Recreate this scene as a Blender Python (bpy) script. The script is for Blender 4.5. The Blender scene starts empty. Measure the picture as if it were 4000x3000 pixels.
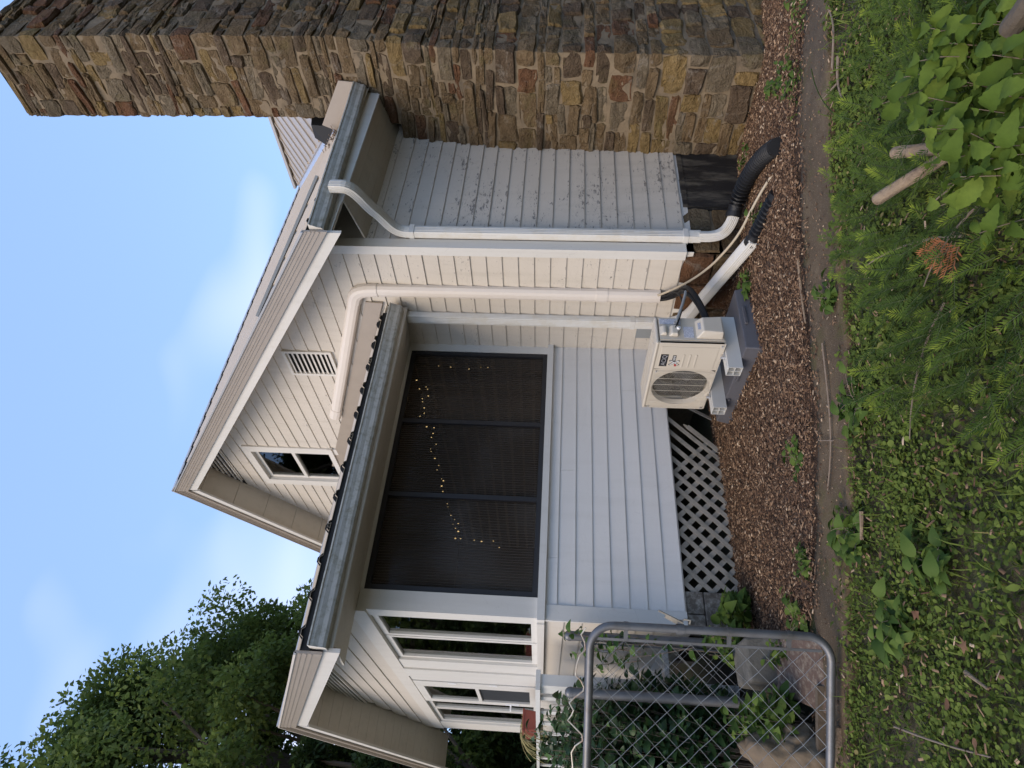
import bpy, bmesh, math, random
import numpy as np
from mathutils import Vector, Matrix, noise

R_ = math.radians
rng = np.random.default_rng(7)
random.seed(7)
SC = bpy.context.scene
COL = SC.collection

# ------------------------------------------------------------------ camera
CAM_H = 1.62
yaw, pit, rol = R_(53.385), R_(3.6955), R_(1.812)
fw = Vector((math.cos(pit)*math.cos(yaw), math.cos(pit)*math.sin(yaw), math.sin(pit)))
rt0 = Vector((math.sin(yaw), -math.cos(yaw), 0)); up0 = rt0.cross(fw)
rt = rt0*math.cos(rol) + up0*math.sin(rol)
up = -rt0*math.sin(rol) + up0*math.cos(rol)
cd = bpy.data.cameras.new('camera'); cam = bpy.data.objects.new('camera', cd); COL.objects.link(cam)
cd.sensor_fit = 'HORIZONTAL'; cd.sensor_width = 36.0; cd.lens = 36.0*2536.4/4000.0
cd.clip_start = 0.05; cd.clip_end = 2000
# the phone was held upright: the picture is stored lying on its side
m3 = Matrix((-up, rt, -fw)).transposed()
cam.matrix_world = Matrix.Translation((0, 0, CAM_H)) @ m3.to_4x4()
SC.camera = cam

# ------------------------------------------------------------------ sky, sun, exposure
SUN_DIR = Vector((-0.74, -0.19, 0.62)).normalized()
SUN_EL = math.asin(SUN_DIR.z); SUN_ROT = math.atan2(SUN_DIR.x, SUN_DIR.y)
wd = bpy.data.worlds.new('World'); SC.world = wd; wd.use_nodes = True
wn = wd.node_tree; wn.nodes.clear()
wo = wn.nodes.new('ShaderNodeOutputWorld'); wb = wn.nodes.new('ShaderNodeBackground')
sky = wn.nodes.new('ShaderNodeTexSky'); sky.sky_type = 'NISHITA'; sky.sun_disc = False
sky.sun_elevation = SUN_EL; sky.sun_rotation = SUN_ROT
sky.air_density = 1.0; sky.dust_density = 1.0; sky.ozone_density = 1.6
wb.inputs['Strength'].default_value = 0.10
tc = wn.nodes.new('ShaderNodeTexCoord')
mp = wn.nodes.new('ShaderNodeMapping'); mp.inputs['Scale'].default_value = (1.0, 1.0, 2.2); mp.inputs['Location'].default_value = (-0.122, 2.845, 1.31)
cn = wn.nodes.new('ShaderNodeTexNoise'); cn.inputs['Scale'].default_value = 1.1; cn.inputs['Detail'].default_value = 3
cr = wn.nodes.new('ShaderNodeValToRGB'); cr.color_ramp.elements[0].position = 0.525; cr.color_ramp.elements[1].position = 0.74
cmx = wn.nodes.new('ShaderNodeMix'); cmx.data_type = 'RGBA'
cmx.inputs['B'].default_value = (6.9, 6.5, 7.2, 1)
cm2 = wn.nodes.new('ShaderNodeMath'); cm2.operation = 'MULTIPLY'; cm2.inputs[1].default_value = 0.60
L = wn.links.new
L(tc.outputs['Generated'], mp.inputs['Vector']); L(mp.outputs['Vector'], cn.inputs['Vector'])
L(cn.outputs['Fac'], cr.inputs['Fac']); L(cr.outputs['Color'], cm2.inputs[0])
hz = wn.nodes.new('ShaderNodeMix'); hz.data_type = 'RGBA'; hz.inputs['Factor'].default_value = 0.60
hz.inputs['B'].default_value = (1.75, 2.75, 4.9, 1)      # thin bright summer haze over the whole sky
L(sky.outputs['Color'], hz.inputs['A'])
L(cm2.outputs[0], cmx.inputs['Factor']); L(hz.outputs['Result'], cmx.inputs['A'])
L(cmx.outputs['Result'], wb.inputs['Color']); L(wb.outputs['Background'], wo.inputs['Surface'])
sl = bpy.data.lights.new('sun', 'SUN'); sl.energy = 1.05; sl.angle = R_(38); sl.color = (1.0, 0.83, 0.63)
so = bpy.data.objects.new('sun', sl); COL.objects.link(so)
so.rotation_euler = SUN_DIR.to_track_quat('Z', 'Y').to_euler()
VS = SC.view_settings
VS.view_transform = 'Standard'; VS.look = 'None'; VS.gamma = 1.0; VS.exposure = 1.47; VS.use_curve_mapping = False
SC.cycles.max_bounces = 8; SC.cycles.transparent_max_bounces = 16

# ------------------------------------------------------------------ materials
def ramp(nt, fac, stops):
    r = nt.nodes.new('ShaderNodeValToRGB'); e = r.color_ramp.elements
    while len(e) < len(stops): e.new(0.5)
    for i, (p, c) in enumerate(stops):
        e[i].position = p; e[i].color = (*c, 1) if len(c) == 3 else c
    nt.links.new(fac, r.inputs['Fac']); return r.outputs['Color']
def new_mat(name):
    m = bpy.data.materials.new(name); m.use_nodes = True
    nt = m.node_tree; b = nt.nodes['Principled BSDF']
    return m, nt, b
def noise_tex(nt, scale, detail=4, rough=0.55, vec=None, stretch=None, dist=0.0, coord='Object'):
    n = nt.nodes.new('ShaderNodeTexNoise'); n.inputs['Scale'].default_value = scale
    n.inputs['Detail'].default_value = detail; n.inputs['Roughness'].default_value = rough; n.inputs['Distortion'].default_value = dist
    if vec is None:
        t = nt.nodes.new('ShaderNodeTexCoord'); vec = t.outputs[coord]
    if stretch:
        mp_ = nt.nodes.new('ShaderNodeMapping'); mp_.inputs['Scale'].default_value = stretch
        nt.links.new(vec, mp_.inputs['Vector']); vec = mp_.outputs['Vector']
    nt.links.new(vec, n.inputs['Vector']); return n.outputs['Fac']
def mixc(nt, fac, a, b_, mode='MIX'):
    m = nt.nodes.new('ShaderNodeMix'); m.data_type = 'RGBA'; m.blend_type = mode
    for s, v in (('Factor', fac), ('A', a), ('B', b_)):
        if isinstance(v, (int, float)): m.inputs[s].default_value = v
        elif isinstance(v, tuple): m.inputs[s].default_value = (*v, 1)
        else: nt.links.new(v, m.inputs[s])
    return m.outputs['Result']
def mth(nt, op, a, b_=0.0):
    m = nt.nodes.new('ShaderNodeMath'); m.operation = op
    for i, v in enumerate((a, b_)):
        if isinstance(v, (int, float)): m.inputs[i].default_value = v
        else: nt.links.new(v, m.inputs[i])
    return m.outputs[0]
def bump(nt, b, h, strength=0.3, dist=0.01):
    bp = nt.nodes.new('ShaderNodeBump'); bp.inputs['Strength'].default_value = strength; bp.inputs['Distance'].default_value = dist
    nt.links.new(h, bp.inputs['Height']); nt.links.new(bp.outputs['Normal'], b.inputs['Normal'])

def paint(name, col, axis, peel=0.0, lap=None, wood=(0.19, 0.175, 0.16), dirt=0.15, rough=0.55):
    """painted timber; axis = grain direction ('x','y','z'); peel 0..1"""
    m, nt, b = new_mat(name)
    st = {'x': (0.18, 1, 1), 'y': (1, 0.18, 1), 'z': (1, 1, 0.18)}[axis]
    d = noise_tex(nt, 3.0, 5, 0.6, stretch=st)
    d2 = noise_tex(nt, 60, 3, 0.6, stretch=st)
    oi = nt.nodes.new('ShaderNodeObjectInfo')
    c = mixc(nt, mth(nt, 'MULTIPLY', d, dirt*1.6), col, tuple(v*k for v, k in zip(col, (0.72, 0.68, 0.60))))
    c = mixc(nt, mth(nt, 'MULTIPLY', oi.outputs['Random'], 0.09), c, (0.50, 0.47, 0.42))
    run = noise_tex(nt, 9.0, 4, 0.6, stretch=(1, 1, 0.10))      # rain runs
    c = mixc(nt, mth(nt, 'MULTIPLY', ramp(nt, run, [(0.50, (0, 0, 0)), (0.72, (1, 1, 1))]), dirt*0.9), c, (0.30, 0.27, 0.21))
    h = mth(nt, 'MULTIPLY', d2, 0.35)
    if peel > 0:
        area = noise_tex(nt, 2.6, 4, 0.65, stretch={'x': (0.5, 1, 1), 'y': (1, 0.5, 1), 'z': (1, 1, 0.5)}[axis])
        area = ramp(nt, area, [(0.36, (0, 0, 0)), (0.70, (1, 1, 1))])
        fl = noise_tex(nt, 40, 6, 0.74, stretch={'x': (0.4, 1, 1), 'y': (1, 0.4, 1), 'z': (1, 1, 0.4)}[axis], dist=0.4)
        thr = mth(nt, 'SUBTRACT', fl, mth(nt, 'SUBTRACT', 0.715-0.065*peel, mth(nt, 'MULTIPLY', area, 0.13*peel)))
        if lap:      # paint fails first along the drip edge of each board
            t2 = nt.nodes.new('ShaderNodeTexCoord'); sp = nt.nodes.new('ShaderNodeSeparateXYZ'); nt.links.new(t2.outputs['Object'], sp.inputs[0])
            fr = mth(nt, 'FRACT', mth(nt, 'DIVIDE', mth(nt, 'SUBTRACT', sp.outputs['Z'], lap[0]), lap[1]))
            eg = ramp(nt, fr, [(0.0, (1, 1, 1)), (0.16, (0.55, 0.55, 0.55)), (0.40, (0, 0, 0))])
            thr = mth(nt, 'ADD', thr, mth(nt, 'MULTIPLY', eg, 0.060*peel))
        pk = ramp(nt, mth(nt, 'MULTIPLY', thr, 14), [(0.45, (0, 0, 0)), (0.55, (1, 1, 1))])
        c = mixc(nt, pk, c, wood)
        # hairline cracks in the paint film
        v = nt.nodes.new('ShaderNodeTexVoronoi'); v.feature = 'DISTANCE_TO_EDGE'; v.inputs['Scale'].default_value = 22
        t = nt.nodes.new('ShaderNodeTexCoord'); mp_ = nt.nodes.new('ShaderNodeMapping')
        mp_.inputs['Scale'].default_value = {'x': (0.35, 1, 1), 'y': (1, 0.35, 1), 'z': (1, 1, 0.35)}[axis]
        nt.links.new(t.outputs['Object'], mp_.inputs['Vector']); nt.links.new(mp_.outputs['Vector'], v.inputs['Vector'])
        ck = ramp(nt, v.outputs['Distance'], [(0.0, (1, 1, 1)), (0.018, (0, 0, 0))])
        ck = mth(nt, 'MULTIPLY', ck, mth(nt, 'MULTIPLY', area, 0.55*min(1, peel)))
        c = mixc(nt, ck, c, wood)
        h = mth(nt, 'SUBTRACT', h, mth(nt, 'ADD', pk, ck))
    nt.links.new(c, b.inputs['Base Color']); b.inputs['Roughness'].default_value = rough
    bump(nt, b, h, 0.35, 0.004)
    return m
def plain(name, col, rough=0.5, metal=0.0, var=0.15, scale=8, bmp=0.0, bscale=80, spec=0.5, dirt=None, dscale=2.0, dstretch=None):
    m, nt, b = new_mat(name)
    n = noise_tex(nt, scale, 4, 0.6)
    c = mixc(nt, n, tuple(v*(1-var) for v in col), tuple(min(1, v*(1+var)) for v in col))
    if dirt:
        dn = noise_tex(nt, dscale, 6, 0.7, stretch=dstretch)
        c = mixc(nt, ramp(nt, dn, [(0.47, (0, 0, 0)), (0.68, (0.85, 0.85, 0.85))]), c, dirt)
    nt.links.new(c, b.inputs['Base Color'])
    b.inputs['Roughness'].default_value = rough; b.inputs['Metallic'].default_value = metal
    b.inputs['Specular IOR Level'].default_value = spec
    if bmp: bump(nt, b, noise_tex(nt, bscale, 4, 0.6), bmp, 0.01)
    return m
def attr_mat(name, stops, rough=0.7, bmp=0.0, bscale=60, trans=0.0, spec=0.3, nscale=0, namt=0.3, ncol=(0.05, 0.05, 0.03)):
    """colour picked per piece from the 'rnd' attribute"""
    m, nt, b = new_mat(name)
    a = nt.nodes.new('ShaderNodeAttribute'); a.attribute_name = 'rnd'
    c = ramp(nt, a.outputs['Fac'], stops)
    if nscale:
        n = noise_tex(nt, nscale, 5, 0.65)
        c = mixc(nt, mth(nt, 'MULTIPLY', ramp(nt, n, [(0.38, (0, 0, 0)), (0.66, (1, 1, 1))]), namt), c, ncol)
    nt.links.new(c, b.inputs['Base Color']); b.inputs['Roughness'].default_value = rough
    b.inputs['Specular IOR Level'].default_value = spec
    if bmp: bump(nt, b, noise_tex(nt, bscale, 5, 0.65), bmp, 0.01)
    if trans:
        tr = nt.nodes.new('ShaderNodeBsdfTranslucent'); nt.links.new(c, tr.inputs['Color'])
        mx = nt.nodes.new('ShaderNodeMixShader'); mx.inputs['Fac'].default_value = trans
        out = nt.nodes['Material Output']
        nt.links.new(b.outputs[0], mx.inputs[1]); nt.links.new(tr.outputs[0], mx.inputs[2]); nt.links.new(mx.outputs[0], out.inputs['Surface'])
    return m
def stone_mat(name, c1, c2, c3):
    m, nt, b = new_mat(name)
    oi = nt.nodes.new('ShaderNodeObjectInfo')
    t = nt.nodes.new('ShaderNodeTexCoord')
    n1 = noise_tex(nt, 7, 6, 0.68, stretch=(1, 1, 1.6), dist=0.6)
    n2 = noise_tex(nt, 45, 5, 0.7)
    c = ramp(nt, n1, [(0.3, c1), (0.52, c2), (0.75, c3)])
    c = mixc(nt, mth(nt, 'MULTIPLY', oi.outputs['Random'], 0.45), c, tuple(0.55*v for v in c2))
    c = mixc(nt, mth(nt, 'MULTIPLY', ramp(nt, n2, [(0.4, (0, 0, 0)), (0.7, (1, 1, 1))]), 0.5), c, tuple(0.5*v for v in c1))
    # lime and mortar smears
    sm = noise_tex(nt, 5.5, 6, 0.75, dist=1.0)
    c = mixc(nt, mth(nt, 'MULTIPLY', ramp(nt, sm, [(0.56, (0, 0, 0)), (0.68, (1, 1, 1))]), 0.55), c, (0.30, 0.26, 0.21))
    big = noise_tex(nt, 1.5, 4, 0.6, dist=0.5)     # old soot and damp stains over the masonry
    c = mixc(nt, mth(nt, 'MULTIPLY', ramp(nt, big, [(0.42, (0, 0, 0)), (0.68, (1, 1, 1))]), 0.42), c, (0.070, 0.054, 0.034))
    moss = noise_tex(nt, 3.1, 5, 0.7)
    c = mixc(nt, mth(nt, 'MULTIPLY', ramp(nt, moss, [(0.55, (0, 0, 0)), (0.70, (1, 1, 1))]), 0.40), c, (0.13, 0.115, 0.04))
    nt.links.new(c, b.inputs['Base Color']); b.inputs['Roughness'].default_value = 0.9; b.inputs['Specular IOR Level'].default_value = 0.15
    hh = mth(nt, 'ADD', mth(nt, 'MULTIPLY', n1, 1.6), mth(nt, 'MULTIPLY', n2, 0.6))
    bump(nt, b, hh, 1.0, 0.05)
    return m
M = {}
W = (0.55, 0.50, 0.435)
M['eave_paint'] = paint('eave_paint', W, 'x', 1.0, lap=(0.575, 0.1515), dirt=0.25)
M['gable_paint'] = paint('gable_paint', W, 'y', 0.72, lap=(0.59, 0.1505), dirt=0.25)
M['porch_paint'] = paint('porch_paint', (0.645, 0.622, 0.590), 'x', 0.35, dirt=0.12)
M['porch_gable_paint'] = paint('porch_gable_paint', W, 'y', 0.15)
M['trim_z'] = paint('trim_z', (0.601, 0.582, 0.546), 'z', 0.55)
M['trim_x'] = paint('trim_x', (0.601, 0.582, 0.546), 'x', 0.35)
M['trim_y'] = paint('trim_y', (0.601, 0.573, 0.528), 'y', 0.30)
M['soffit'] = paint('soffit', (0.50, 0.46, 0.39), 'y', 0.2, dirt=0.3)
M['roof'] = plain('roof_metal', (0.42, 0.35, 0.27), 0.38, 0.25, 0.10, 5, 0.05, 40)
M['rake_metal'] = plain('rake_metal', (0.34, 0.285, 0.23), 0.42, 0.2, 0.10, 6)
M['ridge_metal'] = plain('ridge_metal', (0.42, 0.40, 0.38), 0.4, 0.3, 0.1)
M['valley'] = plain('valley_metal', (0.55, 0.57, 0.62), 0.35, 0.5, 0.1)
M['black'] = plain('black_foam', (0.012, 0.012, 0.012), 0.9, 0, 0.3)
M['gutter'] = plain('gutter_white', (0.43, 0.425, 0.395), 0.85, 0.0, 0.08, 6, spec=0.25, dirt=(0.23, 0.225, 0.17), dscale=17)
M['downspout'] = plain('downspout_white', (0.58, 0.565, 0.53), 0.35, 0.0, 0.05, 4, dirt=(0.52, 0.47, 0.38), dscale=3.5)
M['pvc'] = plain('pvc_cover', (0.62, 0.56, 0.50), 0.4, 0, 0.03)
M['rubber'] = plain('black_rubber', (0.008, 0.008, 0.009), 0.6, 0, 0.3, spec=0.25)
M['corr'] = plain('corrugated_black', (0.010, 0.010, 0.011), 0.5, 0, 0.25, 20, spec=0.35)
M['black_frame'] = plain('black_frame', (0.014, 0.014, 0.017), 0.5, 0, 0.2, bmp=0.15)
M['dark_in'] = plain('interior_dark', (0.09, 0.075, 0.062), 0.8, 0, 0.3, 2)
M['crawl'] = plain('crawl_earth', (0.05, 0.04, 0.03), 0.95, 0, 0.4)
M['access'] = plain('black_boards', (0.012, 0.012, 0.013), 0.55, 0, 0.3, dirt=(0.13, 0.115, 0.09), dscale=4.5, dstretch=(2.2, 1, 0.5), bmp=0.3)
M['galv'] = plain('galvanised', (0.16, 0.16, 0.165), 0.5, 0.6, 0.25, 14, dirt=(0.13, 0.12, 0.11), dscale=9)
M['wire'] = plain('chain_wire', (0.25, 0.25, 0.24), 0.5, 0.35, 0.2, 30)
M['bent'] = plain('bent_wire', (0.52, 0.48, 0.40), 0.45, 0.2, 0.2, 14, dirt=(0.28, 0.13, 0.06), dscale=9)
M['lattice'] = plain('lattice_wood', (0.30, 0.265, 0.215), 0.85, 0, 0.3, 10, bmp=0.3, dirt=(0.16, 0.15, 0.12), dscale=6)
M['ac'] = plain('ac_enamel', (0.49, 0.44, 0.365), 0.38, 0, 0.02)
M['ac_dark'] = plain('ac_inside', (0.006, 0.006, 0.007), 0.7)
M['fan'] = plain('fan_plastic', (0.02, 0.02, 0.022), 0.5)
M['wirew'] = plain('grille_wire', (0.56, 0.51, 0.42), 0.45)
M['badge'] = plain('badge_black', (0.010, 0.010, 0.012), 0.3)
M['silver'] = plain('badge_silver', (0.45, 0.45, 0.46), 0.3, 0.4)
M['badge_white'] = plain('badge_white', (0.75, 0.75, 0.75), 0.4)
M['badge_red'] = plain('badge_red', (0.35, 0.03, 0.03), 0.4)
M['pad'] = plain('pad_plastic', (0.075, 0.073, 0.082), 0.55, 0, 0.1, 10, 0.1)
M['rail_pvc'] = plain('rail_pvc', (0.50, 0.49, 0.46), 0.45, 0, 0.04)
M['grey_sheet'] = plain('grey_sheet', (0.24, 0.25, 0.25), 0.6, 0, 0.05)
M['cable'] = plain('cable_beige', (0.42, 0.35, 0.25), 0.6, 0, 0.1)
M['bark'] = plain('bark', (0.10, 0.075, 0.05), 0.95, 0, 0.4, 9, 0.8, 30)
M['log'] = plain('bare_log', (0.25, 0.18, 0.115), 0.9, 0, 0.35, 30, 0.8, 60, dirt=(0.10, 0.06, 0.04), dscale=16, dstretch=(1, 1, 1))
M['twig'] = plain('twig', (0.20, 0.15, 0.11), 0.9, 0, 0.3, 20)
M['yew_twig'] = plain('yew_twig', (0.045, 0.06, 0.02), 0.8, 0, 0.3, 20)
M['planter'] = plain('planter_red', (0.20, 0.045, 0.028), 0.55, 0, 0.1)
M['boulder'] = plain('boulder', (0.14, 0.100, 0.060), 0.9, 0, 0.3, 6, 0.8, 14, dirt=(0.14, 0.12, 0.09), dscale=4)
M['slab'] = plain('red_slab', (0.105, 0.066, 0.048), 0.85, 0, 0.2, 8, 0.5, 40, dirt=(0.25, 0.21, 0.16), dscale=22)
M['conc'] = plain('concrete_block', (0.085, 0.080, 0.068), 0.92, 0, 0.3, 9, 0.6, 60, dirt=(0.17, 0.16, 0.14), dscale=6)
M['pier'] = plain('pier_block', (0.10, 0.085, 0.068), 0.92, 0, 0.3, 9, 0.7, 40, dirt=(0.33, 0.31, 0.27), dscale=13)
M['deck'] = paint('deck_paint', (0.60, 0.60, 0.58), 'z', 0.05)
M['mortar'] = plain('mortar', (0.172, 0.128, 0.080), 0.95, 0, 0.4, 6, 1.0, 26, dirt=(0.085, 0.066, 0.045), dscale=3.5)
STONES = [stone_mat('stone_tan', (0.125, 0.080, 0.042), (0.215, 0.147, 0.080), (0.285, 0.208, 0.120)),
          stone_mat('stone_ochre', (0.17, 0.112, 0.044), (0.295, 0.200, 0.085), (0.36, 0.262, 0.130)),
          stone_mat('stone_rust', (0.105, 0.052, 0.029), (0.180, 0.088, 0.046), (0.235, 0.130, 0.070)),
          stone_mat('stone_grey', (0.125, 0.095, 0.062), (0.205, 0.160, 0.105), (0.28, 0.228, 0.155)),
          stone_mat('stone_dark', (0.075, 0.050, 0.033), (0.140, 0.097, 0.062), (0.195, 0.140, 0.09))]
M['green'] = attr_mat('leaf_ground', [(0.0, (0.040, 0.058, 0.012)), (0.35, (0.078, 0.110, 0.019)), (0.7, (0.128, 0.170, 0.030)), (0.93, (0.17, 0.21, 0.045)), (1.0, (0.26, 0.21, 0.08))], 0.7, trans=0.3, spec=0.2)
M['weed'] = attr_mat('leaf_weed', [(0.0, (0.036, 0.068, 0.013)), (0.5, (0.066, 0.110, 0.019)), (1.0, (0.12, 0.17, 0.030))], 0.65, trans=0.25, spec=0.2)
M['plant'] = attr_mat('leaf_plant', [(0.0, (0.050, 0.085, 0.012)), (0.5, (0.095, 0.145, 0.020)), (1.0, (0.16, 0.21, 0.032))], 0.7, trans=0.3, spec=0.15, nscale=40, namt=0.35, ncol=(0.045, 0.075, 0.012))
M['yew'] = attr_mat('yew_needle', [(0.0, (0.042, 0.070, 0.014)), (0.30, (0.078, 0.122, 0.019)), (0.60, (0.160, 0.210, 0.026)), (1.0, (0.29, 0.33, 0.045))], 0.75, trans=0.3, spec=0.15)
M['yew_dead'] = attr_mat('yew_dead', [(0.0, (0.22, 0.075, 0.025)), (1.0, (0.38, 0.14, 0.05))], 0.7)
M['shrub'] = attr_mat('leaf_shrub', [(0.0, (0.018, 0.040, 0.016)), (0.6, (0.036, 0.075, 0.024)), (1.0, (0.075, 0.13, 0.034))], 0.4, trans=0.2)
M['vine'] = attr_mat('leaf_vine', [(0.0, (0.03, 0.07, 0.015)), (1.0, (0.09, 0.16, 0.03))], 0.45, trans=0.25)
M['tree'] = attr_mat('leaf_tree', [(0.0, (0.066, 0.096, 0.022)), (0.5, (0.130, 0.175, 0.036)), (0.85, (0.185, 0.23, 0.05)), (1.0, (0.23, 0.27, 0.06))], 0.65, trans=0.5)
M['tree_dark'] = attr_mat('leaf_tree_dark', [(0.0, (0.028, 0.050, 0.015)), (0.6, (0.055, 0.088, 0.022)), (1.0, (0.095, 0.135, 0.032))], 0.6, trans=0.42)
M['chip'] = attr_mat('mulch_chip', [(0.0, (0.045, 0.025, 0.015)), (0.4, (0.100, 0.056, 0.033)), (0.75, (0.175, 0.104, 0.060)), (0.95, (0.31, 0.205, 0.125)), (1.0, (0.46, 0.35, 0.24))], 0.85, spec=0.2)
M['dead_leaf'] = attr_mat('dead_leaf', [(0.0, (0.15, 0.075, 0.04)), (0.6, (0.24, 0.14, 0.075)), (1.0, (0.34, 0.23, 0.14))], 0.7, trans=0.15)
M['straw'] = attr_mat('dry_grass', [(0.0, (0.20, 0.17, 0.07)), (1.0, (0.34, 0.30, 0.14))], 0.7)
def glass_mat(name, tint, dust=0.0, rough=0.02, ior=1.5):
    m, nt, b = new_mat(name); nt.nodes.remove(b)
    out = nt.nodes['Material Output']
    g = nt.nodes.new('ShaderNodeBsdfGlossy'); g.inputs['Roughness'].default_value = rough; g.inputs['Color'].default_value = (1, 1, 1, 1)
    t = nt.nodes.new('ShaderNodeBsdfTransparent'); t.inputs['Color'].default_value = (*tint, 1)
    f = nt.nodes.new('ShaderNodeFresnel'); f.inputs['IOR'].default_value = ior
    mx = nt.nodes.new('ShaderNodeMixShader')
    w = nt.nodes.new('ShaderNodeTexNoise'); w.inputs['Scale'].default_value = 2.2
    bp = nt.nodes.new('ShaderNodeBump'); bp.inputs['Strength'].default_value = 0.03; bp.inputs['Distance'].default_value = 0.02
    nt.links.new(w.outputs['Fac'], bp.inputs['Height']); nt.links.new(bp.outputs['Normal'], g.inputs['Normal'])
    nt.links.new(f.outputs[0], mx.inputs['Fac']); nt.links.new(t.outputs[0], mx.inputs[1]); nt.links.new(g.outputs[0], mx.inputs[2])
    if dust:
        df = nt.nodes.new('ShaderNodeBsdfDiffuse'); df.inputs['Color'].default_value = (0.20, 0.150, 0.112, 1)
        m2 = nt.nodes.new('ShaderNodeMixShader'); m2.inputs['Fac'].default_value = dust
        nt.links.new(mx.outputs[0], m2.inputs[1]); nt.links.new(df.outputs[0], m2.inputs[2]); nt.links.new(m2.outputs[0], out.inputs['Surface'])
    else: nt.links.new(mx.outputs[0], out.inputs['Surface'])
    return m
M['glass'] = glass_mat('window_glass', (0.55, 0.58, 0.56))
M['poly'] = glass_mat('polycarbonate', (0.52, 0.47, 0.42), 0.16, 0.10, 1.25)
M['flute'] = plain('flute_edge', (0.065, 0.057, 0.050), 0.6, 0, 0.1)
M['screen'] = plain('insect_screen', (0.02, 0.022, 0.025), 0.7)
def emit_mat(name, col, s):
    m, nt, b = new_mat(name); b.inputs['Emission Color'].default_value = (*col, 1); b.inputs['Emission Strength'].default_value = s
    b.inputs['Base Color'].default_value = (*col, 1); return m
M['bulb'] = emit_mat('string_bulb', (1.0, 0.84, 0.45), 1.7)
M['tube'] = emit_mat('tube_lamp', (1.0, 0.86, 0.66), 2.2)
def label_mat(name, scale):
    m, nt, b = new_mat(name)
    t = nt.nodes.new('ShaderNodeTexCoord'); br = nt.nodes.new('ShaderNodeTexBrick')
    br.inputs['Scale'].default_value = scale; br.inputs['Color1'].default_value = (0.22, 0.23, 0.30, 1); br.inputs['Color2'].default_value = (0.52, 0.53, 0.58, 1)
    br.inputs['Mortar'].default_value = (0.60, 0.60, 0.63, 1); br.inputs['Mortar Size'].default_value = 0.03
    mp_ = nt.nodes.new('ShaderNodeMapping'); mp_.inputs['Rotation'].default_value = (R_(90), 0, 0)
    nt.links.new(t.outputs['Object'], mp_.inputs['Vector']); nt.links.new(mp_.outputs['Vector'], br.inputs['Vector'])
    nt.links.new(br.outputs['Color'], b.inputs['Base Color']); b.inputs['Roughness'].default_value = 0.45; return m
M['label'] = label_mat('data_label', 60)

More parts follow.
